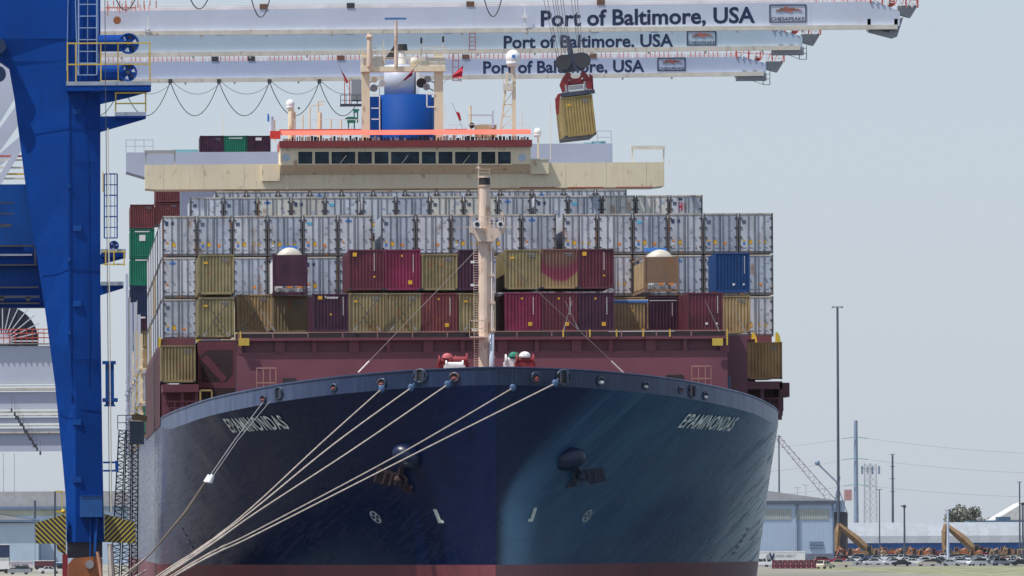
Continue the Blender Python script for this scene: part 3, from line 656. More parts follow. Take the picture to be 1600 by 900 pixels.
b = MB(); p = at(618.5, 104, RY); q = at(618.5, 33, RY); b.tube([(p.x, RY - .5, p.z), (q.x, RY - .5, q.z)], [.17, .12], 8); sp = b.build('scanner_post', M['mast'], rm)
b = MB(); q = at(618.5, 30, RY); b.box(q.x - .95, q.x + .85, RY - .6, RY - .4, q.z - .07, q.z + .1); b.build('radar_scanner', mat('blue radar bar', (.08, .2, .42), .4), rm).rotation_euler = (0, 0, 0)
p = at(629, 100, RY + 1); b = MB(); b.cyl((p.x, RY + 1, p.z), (p.x, RY + 1, Z(76, RY, 629)), .38, 12, .3); b.build('exhaust_housing', M['white'], rm)
b = MB(); b.cyl((p.x, RY + 1, Z(78, RY, 629)), (p.x, RY + 1, Z(68, RY, 629)), .43, 12, .38); b.build('exhaust_cap', M['black'], rm)
p = at(647, 97, RY + 1); b = MB(); b.ball((p.x, p.y, p.z), .4, .4, .45, 12, 8); b.build('canvas_dome', M['boomc'], rm, smooth=True)
p = at(612, 84, RY + 1.5); b = MB(); b.prism([(p.x - .55, p.z - .4), (p.x + .5, p.z - .4), (p.x + .5, p.z + .6), (p.x + .2, p.z + .7)], RY + 1.4, RY + 2); b.build('stack_louvre', M['gap'], rm)
for px, y0, y1, bl in ((658, 57, 95, 1), (692, 55, 92, 1), (599, 62, 96, 0), (566, 75, 90, 0), (547, 105, 110, 0), (695, 165, 190, 0)):
    p = at(px, y1, RY); q = at(px, y0, RY); b = MB(); b.bar((p.x, RY - .3, p.z), (q.x, RY - .3, q.z), .05)
    w = b.build('whip_post', M['cream'], rm)
    if bl: b = MB(); b.cyl((q.x, RY - .3, q.z - .1), (q.x, RY - .3, q.z - .6), .09, 8); b.build('signal_lamp', M['black'], w)
for xa in (587,):
    b = MB(); a = at(580.5, 190, RY); c = at(593, 148, RY)
    for zz in (a.z + .2, lerp(a.z, c.z, .5), c.z): b.bar((a.x, RY, zz), (c.x, RY, zz), .09)
    b.bar((c.x, RY, a.z - 1), (c.x, RY, c.z + 1), .09); b.build('inner_ladder', M['white'], rm)
b = MB(); a = at(667, 167, RY); c = at(680, 147, RY); b.bar((a.x, RY, a.z), (c.x, RY, a.z), .1); b.bar((a.x, RY, a.z), (a.x, RY, c.z), .1); b.bar((a.x, RY, c.z), (c.x, RY, c.z), .1); b.build('inner_ladder', M['white'], rm)
for px, py, r, m_ in ((658, 130, .42, M['black']), (668, 124, .3, M['sgrey']), (585, 125, .25, M['cream']), (597, 131, .28, M['white']), (584, 138, .32, M['sgrey']), (666, 136, .3, M['sgrey'])):
    p = at(px, py, RY + .5); b = MB(); b.cyl((p.x, RY + .2, p.z), (p.x, RY + .9, p.z + .1), r, 12, r * .8); b.bar((p.x, RY + .5, p.z), (p.x + (.6 if px > 630 else -.6), RY + .5, p.z - .3), .1); b.build('ship_horn', m_, rm)
# funnel
FY = 731.0
fx = at(635, 180, FY).x; r_f = (at(677, 180, FY).x - at(594, 180, FY).x) / 2
zf0 = zw0; zf1 = Z(147, FY, 635); zf2 = Z(100, FY, 635)
b = MB(); b.cyl((fx, FY + 2, zf0), (fx, FY + 2, zf1), r_f, 40); fn = b.build('funnel', M['funnel'], ship, smooth=False)
for p_ in fn.data.polygons: p_.use_smooth = len(p_.vertices) == 4
gx = at(627.5, 120, FY).x
b = MB(); b.cyl((gx, FY + 2, zf1), (gx, FY + 2, zf2), 1.42, 32); g_ = b.build('funnel_top', M['silver'], fn)
for p_ in g_.data.polygons: p_.use_smooth = len(p_.vertices) == 4
b = MB(); p = at(655, 120, FY); b.box(at(650, 0, FY).x, at(655, 0, FY).x, FY + 1, FY + 3, zf1 - .1, zf2); b.build('funnel_casing', M['white'], fn)
for px in (577,): 
    b = MB(); b.box(at(566, 0, FY).x, at(594, 0, FY).x, FY + 1, FY + 3, zf0, Z(150, FY, 580)); b.build('casing_side', M['funnel'], fn)
b = MB(); b.box(at(668, 0, FY).x, at(686, 0, FY).x, FY + 2, FY + 3.4, zf0, Z(150, FY, 680)); b.build('casing_side', mat('light funnel blue', (.02, .17, .5), .4), fn)
# wheelhouse roof gear
def dome(px, py, r, Y, par, m=None, base=.5):
    p = at(px, py, Y); b = MB(); b.ball(p, r, r, r * 1.15, 20, 12); b.cyl((p.x, Y, p.z - r * 1.1), (p.x, Y, p.z - r * .3), r * .8, 16, r * .95); return b.build('radome', m or M['white'], par, smooth=True)
def post(px, y0, y1, r, Y=RY, name='antenna_post', m=None, par=None):
    p = at(px, y1, Y); q = at(px, y0, Y); b = MB(); b.tube([p, q], r, 8); return b.build(name, m or M['cream'], par or ship)
d1 = dome(453.5, 163, .36, RY, ship); post(455, 168, 222, .26); post(461, 175, 222, .06); p = at(467, 169, RY); b = MB(); b.ball(p, .1, nu=8, nv=6); b.build('signal_lamp', M['black'], ship)
post(424, 182, 205, .18, RY, 'vent_post', M['lav']); post(419, 178, 190, .08, RY, 'vent_post', M['st_b'])
for px, y0 in ((473, 180), (484, 168), (497, 158), (500, 176), (517, 186), (533, 186), (429, 188)): post(px, y0, 222, .07 if px != 500 else .17)
b = MB(); a = at(484, 166, RY); c = at(505, 163, RY); b.bar(a, c, .08); a = at(495, 160, RY); c = at(508, 158, RY); b.bar(a, c, .09); b.build('antenna_yard', M['cream'], ship)
b = MB(); zz = Z(217, RY, 633); railing(b, [(at(425, 0, RY).x, RY - 1, zz), (at(560, 0, RY).x, RY - 1, zz)], Z(188, RY, 500) - zz, 1.6, .022); railing(b, [(at(700, 0, RY).x, RY - 1, zz), (at(826, 0, RY).x, RY - 1, zz)], 1.1, 1.6, .022); b.build('monkey_island_rail', M['white'], ship)
for px, py, r in ((549, 187, .34), (556, 173, .2)):
    p = at(px, py, RY); b = MB(); b.box(p.x - r, p.x + r, RY - .2, RY + .2, p.z - r * .8, p.z + r * .7); b.box(p.x - r * 1.5, p.x + r * 1.5, RY - .1, RY + .1, p.z, p.z + r * .5)
    b.bar((p.x - r * .7, RY, p.z - 1.0), (p.x - r * .7, RY, p.z), .1); b.bar((p.x + r * .7, RY, p.z - 1.0), (p.x + r * .7, RY, p.z), .1); b.build('canvas_cover', M['green_k'], ship)
for px in (548, 726, 712): post(px, 199, 214, .07, RY - 1, 'lamp_post', M['white'])
for pa, pb in ((437, 565), (695, 731)):
    b = MB(); a = at(pa, 204.5, HY); c = at(pb, 201, HY); b.box(a.x, c.x, HY + .6, HY + .7, c.z - .25, c.z); b.build('red_locker_row', mat('vivid red panel', (.72, .04, .03), .5), ship)
post(735, 165, 215, .1); p = at(737, 196, RY); b = MB(); b.ball(p, .25, nu=10, nv=7); b.build('compass_ball', M['black'], ship)
a, c = at(743, 215, RY), at(776, 195, RY); b = MB(); b.box(a.x, c.x, RY, RY + 1.5, a.z, c.z); b.build('equipment_box', mat('tan equipment', (.55, .46, .28), .6), ship)
b = MB(); a, c = at(731, 180, RY), at(770, 180, RY); b.bar(a, c, .12); b.bar(at(770, 200, RY), at(770, 173, RY), .16); b.build('antenna_bar', M['lav'], ship)
# right lattice mast with large radome
b = MB(); L0, L1, T0, T1 = at(781, 215, RY), at(803, 215, RY), at(793, 112, RY), at(803, 112, RY)
b.bar(L0, T0, .16); b.bar(L1, T1, .3)
for t in (.12, .32, .5): b.bar(L0.lerp(T0, t), L1.lerp(T1, t), .09)
for t, u in ((.12, .32), (.32, .5), (.5, .72)): b.bar(L0.lerp(T0, t), L1.lerp(T1, u), .06)
lm = b.build('lattice_mast', M['cream'], ship)
a, c = at(786, 142, RY), at(801, 131, RY); b = MB(); b.box(a.x, c.x, RY - .3, RY + .4, a.z, c.z); railing(b, [(a.x, RY - .3, c.z), (c.x, RY - .3, c.z)], .8, .5, .02); b.build('mast_stage', M['boomc'], lm)
dome(801.5, 91, .62, RY, lm); b = MB(); p = at(801.5, 108, RY); b.cyl((p.x, RY, p.z + .3), (p.x, RY, p.z - .4), .2, 10); b.build('radome_stem', M['mast'], lm)
p = at(802, 89, RY); b = MB(); b.box(p.x - .14, p.x + .14, RY - .66, RY - .64, p.z - .1, p.z + .15); b.build('radome_decal', M['st_b'], lm)
dome(840, 207, .33, RY, ship); post(841, 212, 252, .07)
for px, y0, y1 in ((816, 170, 205), (860, 160, 250), (348, 180, 212), (1046, 250, 256)): post(px, y0, y1, .025, RY, 'whip_antenna')
# flags (cloth with folds)
def flag(pts, Y, m, pole=None):
    root = thing('flag', at(*pts[0], Y), pole, 'flag', 'flags flying above the bridge'); b = MB(); n = 6
    A, B_, C_, D_ = [at(*p, Y) for p in pts]
    g = [[A.lerp(B_, u / n).lerp(D_.lerp(C_, u / n), v / 3) + Vector((0, .12 * math.sin(u * 1.7 + v), 0)) for u in range(n + 1)] for v in range(4)]
    for v in range(3):
        for u in range(n): b.face([g[v][u], g[v][u + 1], g[v + 1][u + 1], g[v + 1][u]])
    b.build('cloth', m, root)
    b = MB(); b.bar(A + (A - D_).normalized() * .8, D_ + (D_ - A).normalized() * 1.2, .03); b.build('halyard', M['wire'], root)
fred = mat('dark red flag cloth', (.30, .02, .05), .8, rnd=0); fred2 = mat('bright red flag cloth', (.62, .04, .08), .8, rnd=0)
flag([(647, 107), (644, 118), (631, 127), (630, 125)], 709, fred, 'dark maroon pennant in front of the silver funnel top')
flag([(724, 102), (722, 121), (708, 122), (706, 118)], 709, fred2, 'bright red flag right of the goalpost radar mast')
flag([(712, 174), (718, 176), (721, 188), (718, 189)], 709, fred2, 'small red and white flag above the right half of the bridge roof')
flag([(532, 108), (537, 115), (545, 129), (541, 130)], 709, fred2, 'narrow striped flag left of the goalpost radar mast')

# ------------------------------------------------------------------ containers
PROTO = {}
W2 = 1.219
def dec(b_, x, z, w, h, y): b_.box(x - w / 2, x + w / 2, y - .012, y, z - h / 2, z + h / 2)
def build_reefer(var, L, H, body):
    r = bpy.data.objects.new('refrigerated_container', None); COL.objects.link(r)
    b = MB(); b.box(-W2 + .02, W2 - .02, .12, L, .12, H - .1)
    b.build('side_shell', body, r)
    b = MB()
    for s in (-1, 1): b.box(min(s * W2, s * (W2 - .10)), max(s * W2, s * (W2 - .10)), 0, .16, 0, H)
    b.mi(0).box(-W2 + .1, W2 - .1, 0, .14, 0, .17)
    b.box(-W2 + .1, W2 - .1, .01, L, 0, .1); b.build('end_frame', M['reefer_frame'], r)
    b = MB(); b.box(-W2 + .1, W2 - .1, -.005, .14, H - .11, H - .005); b.build('top_rail', M['rail_beige'], r)
    for s in (-1, 1):
        b = MB(); xa, xb = (.025, W2 - .13) if s > 0 else (-W2 + .13, -.025)
        b.box(xa, xb, .02, .1, .19, H - .13)
        d = b.build('door', body, r)
        b = MB(); xm = (xa + xb) / 2
        for xr_ in (xm - .0,): b.box(xr_ - .022, xr_ + .022, -.03, .015, .12, H - .05)
        b.box(s * .13 - .02, s * .13 + .02, -.03, .015, .12, H - .05)
        for zz in (.22, H - .2): b.box(xm - .06, xm + .06, -.035, .01, zz, zz + .09)
        b.box(xm - .05, xm + .16, -.04, .0, 1.15, 1.2)
        b.build('lock_rod', M['rod'], d)
        b = MB()
        for k in range(4): zz = lerp(.45, H - .4, k / 3); xx = s * (W2 - .16); b.box(xx - .08, xx + .08, -.02, .018, zz, zz + .09)
        b.build('hinge', M['gap'], d)
    rs = random.Random(var * 31)
    def st(name, m, x, z, w, h): b = MB(); dec(b, x, z, w, h, .018); b.build(name, m, r)
    def tri(x, z, m): b = MB(); b.prism([(x - .1, z - .08), (x + .1, z - .08), (x, z + .12)], .004, .018); b.build('warning_sticker', m, r)
    k = var % 7
    if k in (0, 2): st('logo_decal', M['logo'], -.85, H - .62, .27, .24)
    if var == 77:
        st('logo_decal', M['st_n'], -.45, H - .3, .34, .16)
        for u_, w_, h_ in ((-.56, .1, .7), (-.34, .1, .7), (-.45, .14, .14)): st('letter_decal', M['st_r'], u_, H - .85, w_, h_)
    if k == 1: st('brand_decal', M['st_c'], -.72, H - .6, .42, .2)
    if k == 3: st('logo_decal', M['st_n'], -.9, H - .55, .22, .3); st('logo_decal', M['st_n'], -.5, H - .55, .22, .22)
    if k == 5: st('star_decal', M['st_b'], -.5, H - .42, .46, .12); st('star_decal', M['st_b'], -.5, H - .42, .14, .3)
    if k != 4:
        tri(-.85, .95, M['st_o'] if k % 2 else M['st_y'])
        st('service_sticker', M['st_b'] if k in (0, 1, 2) else M['st_w'], -.85, .72, .17, .15)
        if k != 5: st('warning_plate', M['st_y'], -.42, .82, .28, .3)
    if k in (0, 1, 4): st('small_plate', M['st_o'], .3, .74, .2, .2)
    if k in (2, 6): st('small_plate', M['st_y'], .62, .8, .2, .2); tri(.2, .85, M['st_y'])
    if k == 6: st('service_sticker', M['st_n'], -.8, 1.0, .16, .18)
    for i in range(4): st('data_text', M['st_g'], -.85 + i * .52 + rs.uniform(-.04, .04), .42, .26, .055)
    if k in (1, 2, 4): st('data_text', M['st_f'], .75, H - .5, .3, .22)
    for i in range(2): st('data_text', M['st_f'], rs.uniform(.3, .8), rs.uniform(1.5, 2.2), .2, .16)
    return r
def corr_wall(b, x0, x1, y, z0, z1, n, depth=.05):
    p = (x1 - x0) / n; xs = []
    for k in range(n):
        a = x0 + k * p; xs += [(a, 0), (a + p * .36, 0), (a + p * .5, depth), (a + p * .86, depth)]
    xs.append((x1, 0))
    for (xa, da), (xb, db) in zip(xs[:-1], xs[1:]): b.face([(xa, y + da, z0), (xb, y + db, z0), (xb, y + db, z1), (xa, y + da, z1)])
def build_dry(var, L, H, paint):
    r = bpy.data.objects.new('shipping_container', None); COL.objects.link(r)
    b = MB(); b.box(-W2 + .02, W2 - .02, .11, L, .14, H - .06)
    n = int(L / .28)
    for s in (-1, 1):
        for k in range(n):
            if s == -1: b.box(-W2 + .0, -W2 + .025, .2 + k * .28, .34 + k * .28, .15, H - .12)
    b.build('side_shell', paint, r)
    b = MB(); b.box(-W2, -W2 + .09, 0, .12, 0, H); b.box(W2 - .09, W2, 0, .12, 0, H); b.box(-W2 + .09, W2 - .09, .0, .1, H - .1, H - .01); b.box(-W2 + .09, W2 - .09, 0, .1, 0, .15)
    b.build('end_frame', paint, r)
    b = MB(); corr_wall(b, -W2 + .09, W2 - .09, .025, .15, H - .1, 10); b.build('end_wall', paint, r)
    for s in (-1, 1):
        for z in (0, H - .118):
            b = MB(); xa = s * (W2 - .085); b.box(xa - .095, xa + .095, -.01, .17, z - .004, z + .122); b.build('corner_casting', M['gap'] if z == 0 else paint, r)
    def st(name, m, x, z, w, h): b = MB(); dec(b, x, z, w, h, .022); b.build(name, m, r)
    def num(x, z0, n, m=None):
        b = MB()
        for k in range(n): dec(b, x, z0 - k * .13, .05, .09, .022)
        b.build('number_lettering', m or M['st_w'], r)
    if var in (0, 6, 3): st('data_text', M['st_g'], .6, H - .35, .55, .06); st('data_text', M['st_g'], .66, H - .5, .4, .05)
    if var == 1: st('orange_plate', M['st_y'], -.78, H - .35, .28, .28); num(.55, H - .3, 10); st('warning_plate', M['st_y'], .55, .95, .12, .12)
    if var == 2: num(.72, H - .4, 10); st('orange_plate', M['st_y'], .5, .55, .28, .28); st('warning_plate', M['st_y'], -.05, H - .45, .12, .14)
    if var == 3: st('orange_plate', M['st_y'], -.7, H - .6, .26, .14)
    if var == 4:
        st('orange_plate', M['st_y'], -.72, H - .3, .3, .26); num(.85, H - .3, 11); st('warning_plate', M['st_y'], 0, 1.3, .12, .14)
        text_part('Textainer', lambda u, v: (-.42 + u * .95, .0, H - .38 + v * .2), 'brand_lettering', M['st_w'], r, .03)
    if var == 5: num(.85, H - .3, 10); st('data_text', M['st_w'], .1, .58, .16, .16); st('data_text', M['st_w'], .8, .58, .12, .14)
    if var == 6: st('warning_plate', M['st_o'], .05, H - .75, .1, .1)
    if var == 7: st('data_text', M['st_w'], 0, H - .3, 1.4, .12)
    if var == 8: st('round_logo', M['st_w'], 0, H - .95, .62, .62); st('data_text', M['st_w'], 0, H - .3, 1.5, .12)
    if var == 9: b = MB(); dec(b, 0, H - .36, 2.4, .17, .008); b.build('blue_band', M['st_b'], r); b = MB(); dec(b, 0, H - .24, 2.4, .07, .008); b.build('white_band', M['st_w'], r); st('warning_plate', M['st_y'], .1, 1.55, .14, .12)
    if var == 10: st('data_text', M['st_w'], 0, H - .4, .6, .35)
    if var == 11: num(.62, H - .5, 8); st('data_text', M['st_w'], 0, H - .28, 1.9, .05)
    return r
def container(kind, paint, px0, py_bot, Y, label, group, var=0, L=12.19, H=2.88, pos=None, cat='container'):
    key = (kind, paint, var, L, H)
    if key not in PROTO:
        r = build_reefer(var, L, H, M[paint]) if kind == 'reefer' else build_dry(var, L, H, M[paint]); PROTO[key] = r; new = r
    else: new = copy_tree(PROTO[key])
    if pos is None:
        p = at(px0, py_bot, Y); pos = (p.x + W2, Y, p.z)
    new.location = pos; tag(new, label, cat, group); return new
def plain(paint, x, Y, z, L, H, label, group):
    key = ('plain', paint, L, H)
    if key not in PROTO:
        r = bpy.data.objects.new('shipping_container', None); COL.objects.link(r)
        b = MB(); b.box(-W2 + .03, W2 - .03, .05, L - .05, .1, H - .06); b.build('side_shell', M[paint], r)
        b = MB()
        for y in (0, L - .16):
            for s in (-W2, W2 - .16): b.box(s, s + .16, y, y + .16, 0, H)
        for s in (-W2, W2 - .1): b.box(s, s + .1, .16, L - .16, H - .1, H - .01); b.box(s, s + .1, .16, L - .16, 0, .14)
        b.box(-W2 + .16, W2 - .16, .0, .1, H - .1, H - .01); b.box(-W2 + .16, W2 - .16, 0, .1, 0, .12)
        b.build('end_frame', M['reefer_frame'] if 'reefer' in paint else M[paint], r)
        PROTO[key] = r; n = r
    else: n = copy_tree(PROTO[key])
    n.location = (x, Y, z); return tag(n, label, 'container', group)

# full-width reefer stack, three tiers
RYY = 608.0
cols = []
for base, n in ((253.3, 6), (595, 5), (879, 6)):
    for k in range(n): cols.append(at(base + k * 55.05, 337, RYY).x)
GR = 'white refrigerated containers stacked across the foredeck'
rowz = [24.02, 26.97, 29.92]
rown = ['bottom', 'middle', 'top']
for i, x in enumerate(cols):
    for j, z in enumerate(rowz):
        if j == 0 and 1 <= i <= 15: continue
        body = ('reefer', 'reefer', 'reefer_b', 'reefer', 'reefer_c', 'reefer_b', 'reefer')[(i * 5 + j * 3 + i * i) % 7] if j == 2 else ('reefer_b', 'reefer', 'reefer_b')[(i + j) % 3]
        container('reefer', body, 0, 0, 0, f'white refrigerated container, {ORD[i]} from the left in the {rown[j]} tier of the full-width stack', GR, var=(i * 3 + j * 5 + (i * i) % 4) % 7, pos=(x + W2, RYY, z))
# further rows of reefers seen over the first
GR2 = 'white refrigerated containers in the rows behind'
x0r = at(299, 320, 634).x
for i in range(15):
    container('reefer', ('reefer_c', 'reefer', 'reefer_c', 'reefer', 'reefer_b')[(i * 3 + 1) % 5], 0, 0, 0, f'white refrigerated container, {ORD[i]} from the left in the upper row below the bridge', GR2, var=77 if i == 14 else (i * 5 + 2) % 7, pos=(x0r + i * 2.505 + W2 + (.25 if i > 4 else 0) + (.2 if i > 9 else 0) - .1, 634, 32.25))
x0r = at(336, 300, 676).x
for i in range(13):
    container('reefer', 'reefer', 0, 0, 0, 'white refrigerated container showing only a sliver directly under the cream bridge wing', 'white refrigerated containers barely showing under the bridge wing', var=(i * 4) % 7, pos=(x0r + i * 2.505 + W2, 676, 34.4))
# outer column going aft: sides visible at left
gcol = 'containers in the outer column running aft'
yy = 622.6; kk = 0
while yy < 700:
    for j, z in enumerate(rowz):
        c_ = ['reefer', 'reefer', 'reefer_b', 'reefer', 'tan'][(kk + j * 2) % 5] if j < 2 else 'reefer'
        plain(c_, cols[0] + W2, yy, z, 12.19, 2.88, f'pale container side in the {rown[j]} tier, {ORD[kk + 1]} bay of the outer left column', gcol)
    yy += 14.55; kk += 1
# side lower tier below these
for k, (Y, paint) in enumerate(((735, 'green_c'), (750, 'reefer'), (768, 'olive'), (786, 'green_c'), (806, 'reefer'), (824, 'blue_c'))):
    for j in range(3 if k % 2 else 2):
        plain([paint, 'reefer_b', 'tan'][j], at(0, 0, 1).x * 0 + 7.6 + W2, Y, 19.0 + j * 2.62, 12.19, 2.59, f'{["lower","second","third"][j]} container of the {ORD[k]} stack aft of the bridge at the ship side', 'containers at the ship side aft of the bridge')
for k, (Y, zt__, mm) in enumerate(((716, 27, 'cream'), (722, 25.5, 'lav'), (731, 29, 'lav'), (747.5, 28, 'yellow'), (748.6, 27, 'lav'), (765, 31, 'lav'), (783, 27, 'cream'), (803, 32, 'lav'), (822, 33, 'sgrey'), (845, 36, 'lav'), (846, 30, 'yellow'))):
    b = MB(); b.box(7.35, 7.62, Y, Y + .5, 17.9, zt__); b.box(7.2, 8.1, Y - .2, Y + .9, 21.2, 21.4); b.box(7.2, 8.1, Y - .2, Y + .9, 24.0, 24.15)
    for j in range(9): b.bar((7.25, Y - .2, 18 + j * .9), (7.7, Y - .2, 18.6 + j * .9), .07)
    b.build('lashing_bridge_post', M[mm], ship)
# aft bay at far left
GA = 'coloured containers stacked aft beyond the bridge'
AY = 858
for paint, y0, y1, var, lab in (('redbrown', 318.5, 356.5, 0, 'red brown container on top of the far left aft column'), ('green_c', 356.5, 401, 8, 'green container with a round white logo in the far left aft column'),
                           ('green_c', 401, 446, 7, 'green container below the one with the round white logo'), ('navy_c', 446, 492, 0, 'navy blue container under the two green ones at far left'), ('dmaroon', 492, 516, 10, 'dark maroon container with white letters low in the far left aft column'),
                           ('olive', 516, 540, 0, 'yellowish container under the dark maroon one at far left'), ('green_c', 540, 580, 0, 'green container low in the far left aft column below the yellowish one'), ('reefer_b', 580, 618, 0, 'pale grey container low in the far left aft column'), ('blue_c', 618, 655, 0, 'blue container near the deck in the far left aft column'), ('reefer_b', 655, 696, 0, 'grey container at the foot of the far left aft column')):
    a = at(203.5, y1, AY); c = at(203.5, y0, AY); o = container('dry', paint, 0, 0, 0, lab, GA, var=var, pos=(a.x + W2, AY, a.z)); o.scale = (1, 1, (c.z - a.z - .06) / 2.88)
for px, paint, y0, y1, lab in ((243, 'redbrown', 316.5, 350, 'red brown container just left of the upper reefer row'), (243, 'redbrown', 277, 315.5, 'dark red container under the left end of the bridge wing'),
                          (281.5, 'redbrown', 316.5, 350, 'red brown container half hidden behind the first upper reefer'), (281.5, 'blue_c', 277, 315.5, 'blue container partly hidden under the left of the bridge wing')):
    a = at(px, y1, AY); c = at(px, y0, AY); o = container('dry', paint, 0, 0, 0, lab, GA, var=6, pos=(a.x + W2, AY, a.z)); o.scale = (1, 1, (c.z - a.z - .06) / 2.88)
for px, paint, var, lab in ((311, 'dmaroon', 0, 'dark maroon container left of the green one above the pale aft deck'), (348, 'green_c', 7, 'green container with white lettering above the pale aft deck'), (384, 'dmaroon', 10, 'dark maroon container with white lettering right of the green one on the aft deck')):
    a = at(px, 252, 880); c = at(px, 212, 880); o = container('dry', paint, 0, 0, 0, lab, GA, var=var, pos=(a.x + W2, 862, at(px, 252, 862).z), L=6.06); o.location = (at(px, 0, 862).x + W2, 862, at(px, 250, 862).z); o.scale = (1, 1, (at(px, 212, 862).z - at(px, 250, 862).z) / 2.88)

# front bay, two tiers
GF = 'containers in the two front tiers behind the breakwater'
FB = [  # px0, py_top, py_bot, Y, paint, var, L, label
 (310, 462, 527, 583.5, 'olive', 3, 'olive container with crossed lashing rods, leftmost in the lower front tier'),
 (370, 457, 519, 590, 'tan', 6, 'tan container second from the left in the lower front tier'),
 (427, 459, 519, 597, 'olive2', 0, 'grey olive container under the maroon tank container'),
 (489, 456, 518, 583.5, 'dmaroon', 4, 'dark maroon container with orange plate and white brand lettering'),
 (545, 455, 520, 583.5, 'olive', 3, 'olive container with a dark stain and crossed lashing rods left of centre'),
 (602, 455, 520, 583.5, 'olive', 0, 'olive container with crossed rods directly below the crimson one'),
 (659, 455, 520, 583.5, 'redbrown', 2, 'dull maroon container below the olive one left of the foremast'),
 (717, 455, 520, 583.5, 'olive', 3, 'olive container half hidden behind the foremast'),
 (789, 454, 518, 583.5, 'crimson', 2, 'crimson container in the lower front tier right of the foremast'),
 (846.5, 454, 518, 583.5, 'maroon', 2, 'faded maroon container below the stained container'),
 (904, 454, 518, 583.5, 'dmaroon', 2, 'dark maroon container at the right end of the four beside the foremast'),
 (958, 461, 517, 592, 'tan', 9, 'tan container with a blue band near its top, beside the dark maroon ones'),
 (1009, 461, 517, 592, 'dmaroon', 11, 'very dark maroon container below the brown tank container'),
 (1074, 454, 518, 583.5, 'maroon', 5, 'maroon container with its left side showing, lower front tier at right'),
 (1118, 459, 521, 597, 'tan', 0, 'tan container at the right end of the lower front tier'),
 (310, 395, 460, 583.5, 'olive', 3, 'olive container leftmost in the upper front tier'),
 (544.5, 387, 453.5, 583.5, 'maroon', 1, 'maroon container with its left side showing and a tall white number'),
 (601.5, 387, 453.5, 583.5, 'crimson', 2, 'bright crimson container in the upper front tier'),
 (659, 394, 453.5, 583.5, 'olive', 6, 'olive container between the crimson one and the foremast'),
 (716.5, 387, 453.5, 583.5, 'dmaroon', 0, 'dark maroon container half hidden behind the foremast in the upper front tier'),
 (789, 387, 452, 583.5, 'olive', 3, 'olive container directly right of the foremast in the upper front tier'),
 (846.5, 386, 451, 583.5, 'faded', 0, 'stained container faded from maroon to olive at its foot'),
 (903.5, 386, 451, 583.5, 'maroon', 1, 'maroon container with an orange plate right of the stained one'),
 (1117, 392, 457, 597, 'blue_c', 5, 'blue container standing alone at the upper right'),
]
def faded_mat():
    m = bpy.data.materials.new('paint faded from maroon to olive'); m.use_nodes = True; N = m.node_tree.nodes; L = m.node_tree.links; b = N['Principled BSDF']
    tc = N.new('ShaderNodeTexCoord'); n = N.new('ShaderNodeTexNoise'); n.inputs['Scale'].default_value = 1.0; n.inputs['Detail'].default_value = 6; L.new(tc.outputs['Object'], n.inputs['Vector'])
    sp_ = N.new('ShaderNodeSeparateXYZ'); L.new(tc.outputs['Object'], sp_.inputs[0])
    x2 = N.new('ShaderNodeMath'); x2.operation = 'MULTIPLY'; L.new(sp_.outputs[0], x2.inputs[0]); L.new(sp_.outputs[0], x2.inputs[1])
    s1 = N.new('ShaderNodeMath'); s1.operation = 'MULTIPLY_ADD'; s1.inputs[1].default_value = -.45; L.new(x2.outputs[0], s1.inputs[0]); L.new(sp_.outputs[2], s1.inputs[2])
    ad = N.new('ShaderNodeMath'); ad.operation = 'MULTIPLY_ADD'; ad.inputs[1].default_value = .9; L.new(n.outputs['Fac'], ad.inputs[0]); L.new(s1.outputs[0], ad.inputs[2])
    r = N.new('ShaderNodeValToRGB'); L.new(ad.outputs[0], r.inputs[0]); mr = N.new('ShaderNodeMapRange'); mr.inputs['From Min'].default_value = .2; mr.inputs['From Max'].default_value = 3.2
    L.new(ad.outputs[0], mr.inputs['Value']); L.new(mr.outputs[0], r.inputs[0]); e = r.color_ramp.elements
    e[0].position = .12; e[0].color = (.34, .24, .12, 1); e[1].position = .95; e[1].color = (.22, .10, .08, 1)
    x = e.new(.24); x.color = (.30, .20, .11, 1); x = e.new(.30); x.color = (.25, .04, .08, 1); x = e.new(.48); x.color = (.20, .04, .07, 1); x = e.new(.7); x.color = (.17, .10, .07, 1)
    L.new(r.outputs[0], b.inputs['Base Color']); return m
M['faded'] = faded_mat()
lash = mat('lashing rod steel', (.10, .10, .09), .5)
for px, yt, yb, Y, paint, var, lab in FB:
    a = at(px, yb, Y); c = at(px, yt, Y); H = 2.88 if (c.z - a.z) > 2.7 else 2.6
    o = container('dry', paint, px, yb, Y, lab, GF, var=var, H=H, L=12.19 if Y < 590 else 6.06); o.scale = (1, 1, (c.z - a.z - .13) / H)
    ex = [d for d in o.children if d.name.startswith('nothing')]
for px, yt, yb in ((310, 461, 527), (370, 457, 519), (545, 456, 518), (602, 456, 518), (717, 456, 518)):
    Y = 583.2 if px != 370 else 589.7
    rt = thing('lashing_rods', at(px + 29, yb, Y), {310: 'crossed steel lashing rods on the leftmost olive container', 370: 'crossed steel lashing rods on the tan container', 545: 'crossed steel lashing rods on the stained olive container', 602: 'crossed steel lashing rods on the olive container below the crimson one', 717: 'crossed steel lashing rods beside the foremast'}[px], 'lashing rods', 'crossed lashing rods on container ends')
    for d in (0, 1):
        b = MB(); p, q = at(px + 5, yt + 2, Y - .04 * d), at(px + 50, yb, Y - .04 * d)
        if d: p, q = at(px + 53, yt + 2, Y - .04), at(px + 7, yb, Y - .04)
        b.bar(p, q, .05); ro = b.build('rod', lash, rt)
        b = MB(); b.bar(q.lerp(p, .02), q.lerp(p, .14), .1); b.build('tensioner', M['sgrey'], ro)
